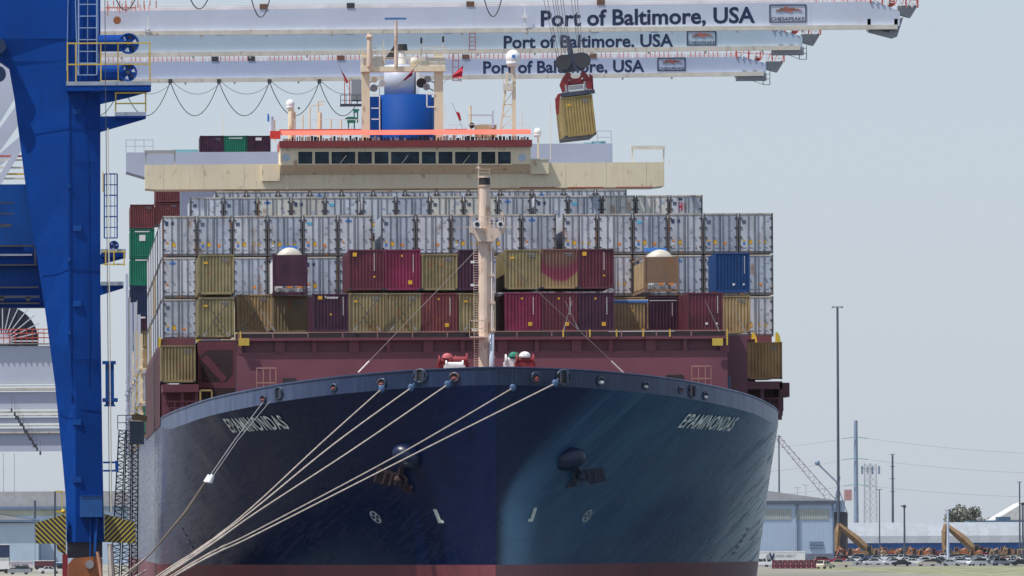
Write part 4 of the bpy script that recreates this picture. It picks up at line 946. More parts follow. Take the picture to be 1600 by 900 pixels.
for i, (px, yt, py2) in enumerate(((905, 518, 492), (880, 518, 492), (1124, 518, 492), (1166, 521, 500), (430, 518, 507))):
    rt = thing('lashing_rod', at(px, yt, 583), f'short pale lashing rod leaning at the breakwater top, {ORD[i]} of five', 'lashing rod', 'short lashing rods'); b = MB()
    q = at(px + (22 if px != 880 else -14) * (-1 if px == 430 else -1), py2 - 22, 583); b.bar(at(px, yt, 583), q, .035); b.bar(at(px, yt, 583), at(px, yt, 583).lerp(q, .25), .07); b.build('rod', M['sgrey'], rt)
# deck-level containers at the sides
container('dry', 'olive', 251.5, 597.5, 600.6, 'olive container at deck level under the left end of the stack', 'deck level side containers', var=0, H=2.6)
container('dry', 'orange_tan', 1168, 592.5, 600.6, 'orange tan container at deck level under the right end of the stack', 'deck level side containers', var=0, H=2.6)
# tank containers
def tank(px, yt, yb, Y, paint, lab, blue_l, blue_r):
    a = at(px, yb, Y); c = at(px + 54, yt, Y); r = thing('tank_container', (a.x + W2, Y, a.z), lab, 'container', 'tank containers'); H = c.z - a.z; x = a.x
    b = MB(); b.box(x + .06, x + 2.38, Y + .02, Y + .1, a.z + .62, c.z - .05); b.build('end_panel', M[paint], r)
    b = MB()
    for xx in (x, x + 2.44 - .14): b.box(xx, xx + .14, Y - .02, Y + .14, a.z, c.z + .04); b.box(xx, xx + .14, Y + 11.9, Y + 12.05, a.z, c.z)
    b.box(x + .14, x + 2.3, Y, Y + .12, a.z, a.z + .2); b.box(x, x + .12, Y + .14, Y + 11.9, a.z, a.z + .2); b.box(x, x + .1, Y + .14, Y + 11.9, c.z - .12, c.z); b.build('frame', M[paint], r)
    for k in range(3): b = MB(); b.box(x + .3 + k * .7, x + .7 + k * .7, Y - .03, Y, a.z + .48, a.z + .6); b.build('marker_plate', M['st_o'] if k else M['st_w'], r)
    b = MB(); b.box(x + .25, x + .45, Y - .03, Y + .1, a.z + .2, a.z + .45); b.box(x + 1.9, x + 2.1, Y - .03, Y + .1, a.z + .2, a.z + .45); b.box(x + .6, x + 1.7, Y + .05, Y + .3, a.z + .2, a.z + .55); b.build('valve_box', M['sgrey'], r)
    b = MB(); cxx = x + 1.22; n = 18; R = 1.0; zc_ = c.z - .50
    b.tube([(cxx, Y + .35, zc_), (cxx, Y + .55, zc_), (cxx, Y + 1.0, zc_), (cxx, Y + 5.6, zc_)], [.5, .9, R, R], 24); b.build('tank_shell', mat('cream tank shell', (.58, .55, .48), .5), r, smooth=True)
    b = MB(); b.box(x + .1, x + .35, Y + .3, Y + 11.6, a.z + .3, c.z - .3); b.build('side_panel', M['st_w'] if paint != 'brown_p' else M['tan'], r)
    b = MB(); b.box(cxx - blue_l, cxx + blue_r, Y + 3, Y + 4, zc_ + R - .1, zc_ + R + .18); b.box(cxx - .18, cxx + .18, Y + 1, Y + 1.5, zc_ + R - .1, zc_ + R + .1); b.build('manway_cover', M['st_b'], r)
tank(426, 397, 461, 596.5, 'dmaroon', 'maroon framed tank container with white domed tank, upper left front', .5, .6)
tank(1006, 400, 456, 596.5, 'brown_p', 'brown framed tank container with white domed tank, upper right front', .9, .6)

# ------------------------------------------------------------------ ship-to-shore cranes
QZ = 2.5
def white_crane(Y, line, box_top, box_bot, tipx, text, tw, logo, lab, near):
    """line(px) gives the pixel row shift along the boom; the boom rises slightly to the right"""
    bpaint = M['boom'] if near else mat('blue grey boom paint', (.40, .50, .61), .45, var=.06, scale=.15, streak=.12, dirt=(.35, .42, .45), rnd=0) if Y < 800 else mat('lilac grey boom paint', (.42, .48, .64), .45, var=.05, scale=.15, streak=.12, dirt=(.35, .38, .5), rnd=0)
    r = thing('container_crane', (at(130, 0, Y).x, Y, QZ), lab, 'crane', 'white container cranes reaching over the ship')
    def bz(px, t): return at(px, lerp(box_top(px), box_bot(px), t), Y)
    A, B_ = -560, tipx
    b = MB(); pa0, pb0, pa1, pb1 = bz(A, 1), bz(B_ - 26, 1), bz(A, 0), bz(B_ - 62, 0); pm = bz(B_ - 26, .42)
    b.prism([(pa0.x, pa0.z), (pb0.x, pb0.z), (pm.x, pm.z), (pb1.x, pb1.z), (pa1.x, pa1.z)], Y, Y + 2.2); boom = b.build('boom', bpaint, r)
    b = MB(); sh = Vector((0, 0, .28))
    e0, e1 = bz(A, 1), bz(B_ - 30, 1)
    b.prism([(e0.x, e0.z - .3), (e1.x, e1.z - .3), (e1.x, e1.z + .1), (e0.x, e0.z + .1)], Y - .35, Y - .004); b.build('trolley_rail', M['boomc'], boom)
    for k in range(12):
        px = lerp(190, B_ - 90, k / 11) + (int(Y) * k * 7) % 23; p = bz(px, 1); b = MB(); b.box(p.x - .09, p.x + .09, Y - .3, Y - .1, p.z - .5, p.z - .28); b.build('rail_clip', M['boomc'], boom)
    # second girder behind
    # web stiffener seams
    for k in range(16):
        px = lerp(215, B_ - 90, k / 15); p = bz(px, 0); q = bz(px, 1); b = MB(); b.box(p.x - .02, p.x + .02, Y - .008, Y + .0, q.z + .12, p.z - .02); b.build('web_seam', bpaint, boom)
    # walkway railing on top
    b = MB(); rr = random.Random(int(Y)); px = 165
    p0 = bz(A, 0); p1 = bz(B_ - 60, 0); h = .55
    b.mi(1).bar((p0.x, Y + .5, p0.z + h), (p1.x, Y + .5, p1.z + h), .06).bar((p0.x, Y + .5, p0.z + h * .5), (p1.x, Y + .5, p1.z + h * .5), .05)
    n = int((B_ - 230) / 7)
    for k in range(n):
        if near and 9 < k < n - 14: continue
        pp = bz(170 + k * 7, 0); b.mi(0 if rr.random() < .75 else 1); b.bar((pp.x, Y + .5, pp.z - .02), (pp.x, Y + .5, pp.z + h + (.15 if rr.random() < .2 else 0)), .07)
    b.mi(1)
    wb = b.build('walkway_rail', [M['redrail'], M['white']], boom)
    wall = MB(); wall.prism([(p0.x, p0.z), (p1.x, p1.z), (p1.x, p1.z + .42), (p0.x, p0.z + .42)], Y + 1.3, Y + 1.4); wall.build('cable_tray', mat('pale pink grey cable tray', (.62, .56, .54), .6), boom)
    for px in (401, 545, 322, 940, 1005, 715):
        if rr.random() < .8: b = MB(); pp = bz(px + rr.randint(-20, 20), 0); b.box(pp.x - .35, pp.x + .35, Y - .05, Y + .3, pp.z, pp.z + .45); b.build('boom_motor', rr.choice((M['gap'], mat('brown motor', (.16, .08, .05), .6))), boom)
    # tip
    tp = bz(B_ - 26, .42)
    b = MB(); q = bz(B_ - 62, 0)
    for k in range(9):
        pp = at(lerp(B_ - 72, B_ + 2, k / 8), lerp(box_top(B_ - 62), box_top(B_) + (8 if near else 6), k / 8) + (1), Y); b.mi(k % 2); b.box(pp.x - .06, pp.x + .06, Y - .1, Y + .1, pp.z - .1, pp.z + .75)
    for k in range(14):
        pp = at(lerp(B_ - 70, B_ - 2, k / 13), lerp(box_top(B_ - 62), box_top(B_) + 6, k / 13), Y + 1.2); b.mi((k + 1) % 2); b.bar((pp.x, Y + 1.2, pp.z - .1), (pp.x + .25, Y + 1.2, pp.z + .6), .07)
    u = at(B_ - 70, box_top(B_) - 6, Y); w = at(B_ + 3, box_top(B_) - (1 if near else 2), Y); b.mi(0); b.bar(u, w, .07); b.mi(1); b.bar(u - Vector((0, 0, .35)), w - Vector((0, 0, .35)), .08)
    b.build('tip_rail', [M['redrail'], M['white']], boom)
    b = MB(); p = at(B_, box_top(B_) + 13, Y); b.prism([(p.x - 1.6, p.z - .4), (p.x - .5, p.z - .7), (p.x + .0, p.z + .1), (p.x + .1, p.z + .35), (p.x - 1.6, p.z + .35)], Y + .2, Y + 1.5); b.build('tip_sheave_box', M['sgrey'], boom)
    b = MB(); p = at(B_ - 40, box_top(B_) + 4, Y); b.cyl((p.x, Y + .1, p.z), (p.x, Y + .5, p.z), .3, 12); b.build('sheave', M['redrail'], boom)
    # service platform under tip
    b = MB()
    if near:
        P = [at(B_ - 75, 45, Y), at(B_ - 38, 60, Y), at(B_ - 30, 57, Y), at(B_ - 20, 26, Y), at(B_ - 22, 40, Y)]
        b.prism([(P[0].x, P[0].z + .3), (P[0].x, P[0].z - .3), (P[1].x, P[1].z), (P[2].x, P[2].z), (P[3].x, P[3].z), (P[3].x - .4, P[3].z - .2), (P[2].x - .5, P[2].z + .7), (P[1].x - .3, P[1].z + .5)], Y + .1, Y + .6)
        b.box(P[0].x + 1, P[1].x, Y + .4, Y + .6, P[1].z + .3, P[1].z + .95)
        for px in (B_ - 74, B_ - 32): q = at(px, 40, Y); b.box(q.x - .15, q.x + .15, Y, Y + .4, q.z - .5, q.z + .6)
    else:
        c0 = at(B_ - 48, box_bot(B_) + 5, Y); b.box(c0.x - 1.5, c0.x + 1.4, Y - .2, Y + 1, c0.z - .45, c0.z + .25)
        for px in (B_ - 60, B_ - 44): q = at(px, box_bot(B_) + 1, Y); b.box(q.x - .18, q.x + .18, Y - .1, Y + .2, q.z - .3, q.z + .3)
        e = at(B_ - 25, box_bot(B_) + 1, Y); 
        for dx in (-.35, .3): b.bar((e.x + dx, Y, e.z + .2), (e.x + dx, Y, e.z - 1.1), .08)
        for dz in (-.1, -.55, -1.1): b.bar((e.x - .35, Y, e.z + dz), (e.x + .3, Y, e.z + dz), .06)
        b.bar((c0.x, Y, c0.z - .45), (e.x - .3, Y, e.z - 1.1), .05)
    b.build('service_platform', M['sgrey'], boom)
    # lettering
    (xa, ya), (xb, yb), hh = tw
    a = at(xa, ya, Y - .03); c = at(xb, yb, Y - .03)
    text_part(text, lambda u, v: (lerp(a.x, c.x, u), Y - .012, lerp(a.z, c.z, u) + (v * 1.22 - .22) * hh * Y / F), 'boom_lettering', M['letter'], boom, .026)
    (la, lb), (lc, ld) = logo; a = at(la, lc + 0.0, Y - .03); c = at(lb, ld, Y - .03); t = .09
    b = MB(); b.box(a.x, c.x, Y - .05, Y - .02, a.z - t, a.z); b.box(a.x, c.x, Y - .05, Y - .02, c.z, c.z + t); b.box(a.x, a.x + t, Y - .05, Y - .02, c.z + t, a.z - t); b.box(c.x - t, c.x, Y - .05, Y - .02, c.z + t, a.z - t); b.build('logo_frame', M['letter'], boom)
    w_, h_ = c.x - a.x, a.z - c.z; G = lambda u, v: (a.x + u * w_, c.z + v * h_)
    b = MB(); 
    for k, (u, v, rx, rz) in enumerate(((.38, .72, .12, .07), (.52, .66, .14, .09), (.66, .74, .14, .06), (.46, .8, .07, .08), (.26, .66, .1, .04), (.78, .7, .1, .04))):
        pts = [G(u + rx * math.cos(t_), v + rz * math.sin(t_) + .04 * math.cos(3 * t_)) for t_ in [2 * math.pi * i / 10 for i in range(10)]]
        b.mi(k % 2); b.prism(pts[::1], Y - .04 - .004 * k, Y - .02)
    b.build('logo_emblem', [mat('brown emblem', (.24, .10, .06), .6), mat('red brown emblem', (.38, .12, .10), .6)], boom)
    text_part('CHESAPEAKE', lambda u, v: (a.x + w_ * (.05 + .9 * u), Y - .03, c.z + h_ * (.10 + .2 * v)), 'logo_lettering', M['letter'], boom, .012)
    # legs and portal
    lx = at(128, 400, Y).x; zt_ = bz(128, 1).z
    for xx in (lx, lx - 30):
        for yy_ in ((Y + .5) ,): b = MB(); b.box(xx - .9, xx + .9, yy_, yy_ + 1.6, QZ + 2, zt_ - .02); b.build('leg', M['boom'], r)
        b = MB(); b.box(xx - .8, xx + .8, Y - 1, Y + 4, QZ, QZ + 1.9); b.build('bogie', M['gap'], r)
    return r, boom, bz
t1 = lambda px: 16.5 - (px - 230) * .0125; bo1 = lambda px: 50.5 - (px - 230) * .0085
t2 = lambda px: 52.5 - (px - 230) * .0065; bo2 = lambda px: 84 - (px - 230) * .0105
t3 = lambda px: 96.5 - (px - 230) * .0085; bo3 = lambda px: 125 - (px - 230) * .0115
c1, bm1, bz1 = white_crane(752, None, t1, bo1, 1432, 'Port of Baltimore, USA', ((845, 41), (1180, 35), 25), ((1202, 1260), (7, 35)), 'white container crane with the largest Port of Baltimore lettering, nearest of three', True)
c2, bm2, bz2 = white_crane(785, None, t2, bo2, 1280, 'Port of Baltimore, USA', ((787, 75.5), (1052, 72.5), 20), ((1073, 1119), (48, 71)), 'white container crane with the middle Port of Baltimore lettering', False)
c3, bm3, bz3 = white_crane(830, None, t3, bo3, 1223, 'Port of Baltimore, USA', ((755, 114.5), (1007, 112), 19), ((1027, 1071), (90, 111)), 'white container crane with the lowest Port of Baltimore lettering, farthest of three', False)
# portal beams at left
for root, Y, bands in ((c1, 752, ((540, 602, 'boom'), (536, 541, 'boomc'), (602, 606, 'boomc'))), (c2, 785, ((612, 642, 'boom'), (606, 613, 'boomc'), (642, 648, 'boomc'))), (c3, 830, ((652, 664, 'boom'), (648, 653, 'boomc'), (664, 669, 'boomc'), (674, 680, 'boomc'), (669, 708, 'boom')))):
    for k, (ya, yb, m_) in enumerate(bands):
        a = at(-560, yb, Y); c = at(112, ya, Y); b = MB(); dz = -.25 if m_ == 'boomc' else 0; b.box(a.x, c.x, Y + dz, Y + 1.4 + .01 * k, a.z, c.z); b.build('portal_beam' if m_ == 'boom' else 'beam_flange', M[m_], root)
b = MB(); a = at(-60, 0, 752); zz = at(40, 536, 752).z; 
xs_ = [at(px, 0, 752).x for px in range(-60, 118, 9)]
for xx in xs_: b.bar((xx, 751.6, zz), (xx, 751.6, zz + 1.2), .07)
for h in (.45, .85, 1.2): b.bar((xs_[0], 751.6, zz + h), (xs_[-1], 751.6, zz + h), .09)
b.build('portal_rail', M['redrail'], c1)
p = at(4, 533, 753); b = MB(); b.cyl((p.x, 753.2, p.z), (p.x, 753.8, p.z), 3.15, 40); rl = b.build('cable_reel', mat('dark cable drum', (.02, .025, .05), .6), c1)
for k in range(28):
    t = 2 * math.pi * k / 28; b = MB(); b.bar((p.x + .6 * math.cos(t), 753, p.z + .6 * math.sin(t)), (p.x + 3.6 * math.cos(t), 753, p.z + 3.6 * math.sin(t)), .09); b.build('spoke', M['boom'], rl)
b = MB(); b.cyl((p.x, 752.6, p.z), (p.x, 753.1, p.z), .6, 16); b.build('hub', M['boom'], rl)
for k in range(6):
    for j in range(3): b = MB(); q = at(18 + k * 7 + j * 5, 645 + k * 11 + j * 6 - 4, 750); b.box(q.x - .08, q.x + .08, 749.9, 750.1, q.z - .16, q.z + .16); b.bar(q, q + Vector((0, .1, 1.2)), .02); b.build('cable_hanger', M['gap'], c1)
# diagonal braces seen at top left
for root, Y, A, B_, w in ((c1, 752, (64, 40), (-70, 262), 2.6), (c2, 785, (70, 120), (-80, 330), 1.2), (c3, 830, (70, 190), (-60, 300), .9)):
    b = MB(); b.bar(at(*A, Y), at(*B_, Y), .9, w); b.build('diagonal_brace', M['boom'], root)
for k, (y0, m_) in enumerate(((244, 'redrail'), (250, 'boomc'), (262, 'boomc'), (272, 'yellow'), (279, 'boomc'))):
    b = MB(); b.bar(at(-60, y0, 745), at(42, y0, 745), .16); b.build('stair_rail', M[m_], c1)
b = MB(); b.bar(at(-5, 290, 745), at(40, 215, 745), .5, .5); b.build('stair_flight', M['boom'], c1)
# festoon cables beneath boom of crane 3 + cab
def festoon(xs, ytop, ybot, Y, root, bar_name='festoon_cable', r=.04):
    for a, c in zip(xs[:-1], xs[1:]):
        p, q = at(a, ytop, Y), at(c, ytop, Y); d = (ybot - ytop) * Y / F; b = MB(); b.tube(sag(p, q, d, 14), r, 4); b.build(bar_name, M['cable'], root)
fx_ = [115, 190, 266, 342, 421, 499, 572]
festoon(fx_, 128, 181, 829.6, c3); festoon([x + 4 for x in fx_], 128, 147, 829.2, c3, r=.025)
for x in fx_[1:-1]: q = at(x, 127, 829.6); b = MB(); b.box(q.x - .18, q.x + .18, 829.3, 829.9, q.z - .2, q.z + .2); b.build('festoon_trolley', M['gap'], c3)
a, c = at(532, 165, 826), at(566, 124, 826); b = MB(); b.box(a.x + 1.1, c.x, 826, 828, a.z + .5, c.z); cb = b.build('operator_cab', M['sgrey'], c3)
b = MB(); b.box(a.x, c.x, 825.6, 828, a.z, a.z + .15); railing(b, [(a.x, 825.7, a.z), (c.x, 825.7, a.z)], 1, .6, .03); b.build('cab_platform', M['dsteel'], cb)
b = MB(); b.bar((a.x + .4, 826, a.z), (a.x + .4, 826, c.z), .08); b.bar((a.x + .9, 826, a.z), (a.x + .9, 826, c.z), .1); b.build('cab_hanger', M['redrail'], cb)
for px, ya, yb, Y, rt in ((738, 52, 78, 784, c2), (712, 84, 126, 829, c3)):
    b = MB()
    for dx in (-4.5, 4.5): b.bar(at(px + dx, ya, Y), at(px + dx, yb, Y), .08)
    for k in range(5): yy_ = lerp(ya, yb, k / 4); b.bar(at(px - 5, yy_, Y), at(px + 5, yy_, Y), .07)
    b.build('boom_ladder', mat('faded red ladder', (.35, .14, .14), .6), rt)
# small red gear at the left end of crane 1 boom
b = MB()
for k in range(9): px = 168 + k * 9.5; h_ = random.uniform(6, 26 if k < 5 else 12); b.bar(at(px, 1, 751), at(px, 1 + h_, 751), .1)
b.bar(at(165, 12, 751), at(212, 12, 751), .12); b.build('boom_hinge_gear', mat('pale red gear', (.55, .22, .20), .6), c1)
p = at(183, 32, 751); b = MB(); b.cyl((p.x, 750.6, p.z), (p.x, 751, p.z), .34, 14); b.build('hinge_wheel', M['orange'], c1)
for px, ya, yb in ((231, 26, 62), (820, 8, 40)):
    b = MB(); b.bar(at(px, ya, 751.6), at(px, yb, 751.6), .12); b.bar(at(px - 4, yb - 14, 751.6), at(px + 4, yb - 14, 751.6), .3); b.build('boom_bracket', M['white'], bm1)

# ------------------------------------------------------------------ blue crane
CY = 634.0
bc = thing('container_crane', (at(134, 0, CY).x, CY, QZ), 'tall blue container crane leg with yellow railed platforms at the left edge', 'crane')
LP = [(-70, -60), (-70, 60), (0, 95), (14, 105), (22, 150), (40, 290), (70, 480), (86, 600), (96, 700), (103, 780), (104, 847)]
RP = [(157, -60), (157, 90), (157, 285), (157, 480), (160, 700), (163, 847)]
def col_at(P, y):
    for (xa, ya), (xb, yb) in zip(P[:-1], P[1:]):
        if ya <= y <= yb: return lerp(xa, xb, (y - ya) / (yb - ya))
    return P[-1][0]
ysx = [-60, 60, 95, 105, 150, 220, 290, 385, 480, 540, 600, 700, 780, 847]
b = MB(); prev = None
for y in ysx:
    l, r_ = col_at(LP, y), col_at(RP, y); mpx = 107 if y < 600 else 118
    ring = [at(l, y, CY) + Vector((0, .6, 0)), at(max(mpx, l + 2), y, CY), at(r_, y, CY) + Vector((0, .25, 0)), at(r_, y, CY) + Vector((0, 2.8, 0)), at(l, y, CY) + Vector((0, 2.8, 0))]
    if prev:
        for k in range(5): j = (k + 1) % 5; b.face([ring[k], ring[j], prev[j], prev[k]])
    prev = ring
b.face(prev); b.build('leg', M['cblue'], bc)
for px, w in ((107, .05), (134, .03)):
    b = MB(); b.bar(at(px, -50, CY - .02 + (0 if px == 107 else .1)), at(px + 4, 600, CY - .02 + (0 if px == 107 else .1)), w); b.build('weld_seam', M['cblue'], bc)
for y in (290, 405, 520, 612): b = MB(); p = at(108, y, CY - .05); b.box(p.x - .12, p.x + .12, p.y - .05, p.y + .1, p.z - .15, p.z + .15); b.build('lug', M['cblue2'], bc)
for y in (60, 200, 420, 640): 
    l, r_ = col_at(LP, y), col_at(RP, y); b = MB(); b.bar(at(max(l, -5) + 1, y, CY - .02) + Vector((0, .45, 0)), at(107, y, CY - .03), .03); b.bar(at(107, y, CY - .03), at(r_ - 1, y, CY) + Vector((0, .2, 0)), .03); b.build('weld_seam', M['cblue'], bc)
for y in (170, 352, 470, 655, 745):
    l = max(110, col_at(LP, y) + 8); b = MB(); p0_, p1_ = at(l + 4, y + 9, CY - .03), at(l + 17, y, CY - .03); b.box(p0_.x, p1_.x, CY - .05, CY + .25, p0_.z, p1_.z); pl_ = b.build('access_plate', M['cblue2'], bc)
for y in (252, 560):
    b = MB(); r_ = col_at(RP, y)
    for k in range(9): q = at(lerp(110, r_ - 2, k / 8), y, CY - .01); b.box(q.x - .035, q.x + .035, CY - .03, CY + .3, q.z - .035, q.z + .035)
    b.build('splice_bolts', M['cblue2'], bc, kind='stuff')
# landward structure
for k, (ya, yb, dy, m_) in enumerate(((285, 385, 3.2, 'cblue2'), (383, 415, 2.6, 'cblue'), (412, 447, 3.2, 'cblue2'), (445, 480, 2.7, 'cblue'))):
    a, c = at(-220, yb, CY), at(78 if k else 60, ya, CY); b = MB(); b.box(a.x, c.x, CY + dy, CY + dy + 3, a.z + .004 * k, c.z); b.build('portal_beam', M[m_], bc)
for x1_, y_, h_ in ((22, 317, 1.2), (22, 334, 1.2), (18, 351, 4), (52, 384, 1.5), (50, 398, 1.6), (57, 414, 1.2), (60, 449, 1.2), (62, 463, 2.6), (62, 474, 1)):
    a, c = at(-200, y_, CY + 2.4), at(x1_, y_ + h_, CY + 2.4); b = MB(); b.box(a.x, c.x, CY + 2.2, CY + 2.5, c.z, a.z); b.build('walkway_edge', M['dsteel'] if h_ > 2 or y_ in (317, 334) else M['cgrey'] if y_ in (398,) else M['gap'], bc)
b = MB(); b.tube([at(52, 385, CY + 2.3), at(55, 388, CY + 2.3), at(56, 414, CY + 2.3)], .1, 6); b.build('beam_end', M['dsteel'], bc)
b = MB()
for px in (3, 44): q = at(px, 467, CY + 2.2); b.cyl(q, q + Vector((0, .4, 0)), .18, 10)
b.build('walkway_lamp', M['gap'], bc)
p = at(-3, 100, CY - .6)
for yy_ in (72, 115): p = at(-3, yy_, CY - .6); b = MB(); b.cyl((p.x, p.y, p.z), (p.x, p.y + 1.2, p.z), .58, 20); b.build('hinge_pin', mat('dark navy hinge', (.01, .03, .10), .5), bc)
# platforms
def platform(pxa, pxb, ydeck, deckh, Y0, depth, railh, posts, name='platform', below=None, mid=True, rr=.045):
    a, c = at(pxa, ydeck + deckh, Y0), at(pxb, ydeck, Y0)
    b = MB(); b.box(a.x, c.x, Y0, Y0 + depth, a.z, c.z); pl = b.build(name, M['cblue'], bc)
    b = MB(); zg = at(pxb, ydeck - 0, Y0).z; b.box(a.x - .02, c.x + .02, Y0 - .03, Y0 + depth + .02, zg - .28, zg + .004); b.build('toe_board', M['cgrey'], pl)
    if railh:
        b = MB(); h = railh * Y0 / F; zz = c.z
        for px in posts: q = at(px, 0, Y0).x; b.bar((q, Y0 + .05, zz), (q, Y0 + .05, zz + h), rr * 2)
        b.bar((at(posts[0], 0, Y0).x - .05, Y0 + .05, zz + h), (at(posts[-1], 0, Y0).x + .05, Y0 + .05, zz + h), rr * 2.3)
        if mid: b.bar((at(posts[0], 0, Y0).x - .05, Y0 + .05, zz + h * .45), (at(posts[-1], 0, Y0).x + .05, Y0 + .05, zz + h * .45), rr * 2.3)
        for px in (posts[0], posts[-1]): q = at(px, 0, Y0).x; b.bar((q, Y0 + .05, zz + h), (q, Y0 + depth, zz + h), rr * 2); b.bar((q, Y0 + depth, zz), (q, Y0 + depth, zz + h), rr * 2)
        b.build('railing', M['yellow'], pl)
    if below:
        b = MB(); b.prism([((v := at(px, py, Y0)).x, v.z) for px, py in below], Y0 + depth * .4, Y0 + depth * .6); b.build('bracket', M['cblue'], pl)
    return pl
PY0 = CY - 1.8
platform(104, 236, 127, 15, PY0, 1.8, 60, (105, 118, 157, 184, 234), below=[(156, 140), (236, 140), (236, 142), (200, 152), (156, 162)])
platform(180, 228, 175, 9, PY0 + .3, 1.5, 30, (180, 227), below=[(156, 181), (228, 181), (228, 185), (156, 206)])
platform(158, 196, 382 + 7, 12, PY0, 1.2, 0, (), below=[(157, 397), (196, 397), (196, 403), (157, 413)])
platform(158, 193, 440, 5, PY0, 1.2, 0, (), below=[(157, 443), (193, 446), (193, 450), (157, 461)])
b = MB(); a, c = at(163, 412, PY0), at(195, 392, PY0)
for px in (165, 178, 194): b.bar(at(px, 415, PY0), at(px, 393, PY0), .09)
for py in (393, 413): b.bar(at(160, py, PY0), at(196, py, PY0), .1)
b.build('side_railing', M['yellow'], bc)
b = MB(); a, c = at(161, 300, PY0), at(161, 268, PY0); b.bar(a, c, .08); b.build('yellow_post', M['yellow'], bc)
# cable reels
for px, py, r in ((201, 68, .78), (200, 113, .68), (178, 386 - 2, .36), (177, 400, .33)):
    p = at(px, py, PY0 + 1.0); big = r > .5
    b = MB(); b.cyl((p.x, p.y + .0, p.z), (p.x, p.y + .06, p.z), r, 24)
    rl = b.build('cable_reel', M['cblue'], bc)
    b = MB(); b.tube([(p.x + r * .93 * math.cos(2 * math.pi * k / 20), p.y - .04, p.z + r * .93 * math.sin(2 * math.pi * k / 20)) for k in range(21)], .05, 5); b.build('reel_rim', M['cblue2'], rl)
    for k in range(6):
        t = math.pi / 3 * k; b = MB(); t2 = t + .38; f = lambda t_, q: (p.x + q * r * math.cos(t_), p.y - .012, p.z + q * r * math.sin(t_))
        b.face([f(t + .1, .42), f(t2 + .1, .42), f(t2 + .22, .8), f(t + .0, .8)]); b.build('reel_slot', M['black'] if k % 2 else M['boom'], rl)
    b = MB(); b.cyl((p.x, p.y - .2, p.z), (p.x, p.y, p.z), r * .22, 10); b.build('reel_hub', M['gap'], rl)
    if big: b = MB(); q = at(px - 28, py - 1, PY0 + 1.1); b.cyl((q.x - .9, q.y + .4, q.z), (q.x + 1.0, q.y + .4, q.z), .62, 18); b.build('reel_motor', M['cblue'], rl)
# ladder with cage
def ladder(px, ya, yb, Y, w, m, name='ladder', n=None, cage=0):
    b = MB(); a, c = at(px, yb, Y), at(px, ya, Y); n = n or int((c.z - a.z) / .5)
    for s in (-w / 2, w / 2): b.bar((a.x + s, Y, a.z), (c.x + s, Y, c.z), .1)
    b.bar((a.x, Y - .02, a.z), (c.x, Y - .02, c.z), .04)
    for k in range(n + 1): zz = lerp(a.z, c.z, k / n); xx = lerp(a.x, c.x, k / n); b.bar((xx - w / 2, Y, zz), (xx + w / 2, Y, zz), .07)
    if cage:
        for k in range(0, n + 1, 2):
            zz = lerp(a.z, c.z, k / n); xx = lerp(a.x, c.x, k / n); b.bar((xx - w / 2, Y, zz), (xx - w * .3, Y - cage, zz), .06); b.bar((xx + w / 2, Y, zz), (xx + w * .3, Y - cage, zz), .06); b.bar((xx - w * .3, Y - cage, zz), (xx + w * .3, Y - cage, zz), .06)
        for s in (-w * .3, 0, w * .3): b.bar((a.x + s, Y - cage, a.z), (c.x + s, Y - cage, c.z), .045)
    return b.build(name, m, bc)
ladder(137, -30, 117, CY - .5, 1.35, mat('pale blue ladder steel', (.28, .40, .60), .5, rnd=0), n=8)
ladder(173, 272, 372, CY - .3, .95, M['cblue2'], n=6, cage=.7)
b = MB(); a = at(117, -30, CY - .4); c = at(121, 118, CY - .4); b.bar(a, c, .06); a = at(107, -30, CY - .4); c = at(104, 110, CY - .4); b.bar(a, c, .04); a = at(152, -30, CY - .4); b.bar(a, at(155, 118, CY - .4), .07); b.build('conduit', mat('pale blue ladder steel', (.28, .40, .60), .5), bc)
# hanging cable lines right of leg
for px0, px1, r, m_ in ((163.5, 171, .03, 'cable'), (168.5, 174, .05, 'boomc')):
    b = MB(); b.tube([at(px0, -30 if px0 < 165 else 200, CY - 2.2), at(px1, 800, CY - 2.2)], r, 5); b.build('trailing_cable', M[m_], bc)
a, c = at(165, 632, CY), at(178, 566, CY); b = MB(); b.box(a.x, c.x, CY, CY + .7, a.z, c.z); b.build('cable_guide_box', M['cblue2'], bc)
b = MB(); 
for ya, yb, xa, xb in ((564, 569, 160, 181), (622, 628, 160, 184), (632, 635, 163, 180)): a, c = at(xa, yb, CY + .1), at(xb, ya, CY + .1); b.box(a.x, c.x, CY - .1, CY + .9, a.z, c.z)
b.build('guide_bracket', M['cblue2'], bc)
b = MB()
for y_ in (722, 735): a, c = at(161, y_ + 2, CY), at(184, y_ - 1, CY); b.box(a.x, c.x, CY, CY + .2, a.z, c.z)
a, c = at(180, 737, CY), at(185, 720, CY); b.box(a.x, c.x, CY - .01, CY + .22, a.z, c.z); b.build('cable_bracket', M['cblue2'], bc)
a, c = at(125, 808, CY - .6), at(160, 775, CY - .6); b = MB(); b.box(a.x, c.x, CY - .6, CY + .3, a.z, c.z); bx = b.build('control_box', mat('control box blue', (.015, .10, .34), .4, rnd=0), bc)
b = MB(); b.bar(at(126, 774, CY - .62), at(159, 774, CY - .62), .08); b.build('box_lid', M['cblue2'], bx)
b = MB()
for px, y1_ in ((141, 870), (148, 870), (152, 862)): b.tube([at(px, 808, CY - .2), at(px - (3 if px > 150 else 0), y1_, CY - .5)], .05 if px != 152 else .09, 6)
b.build('hydraulic_pipe', M['cblue2'], bc)
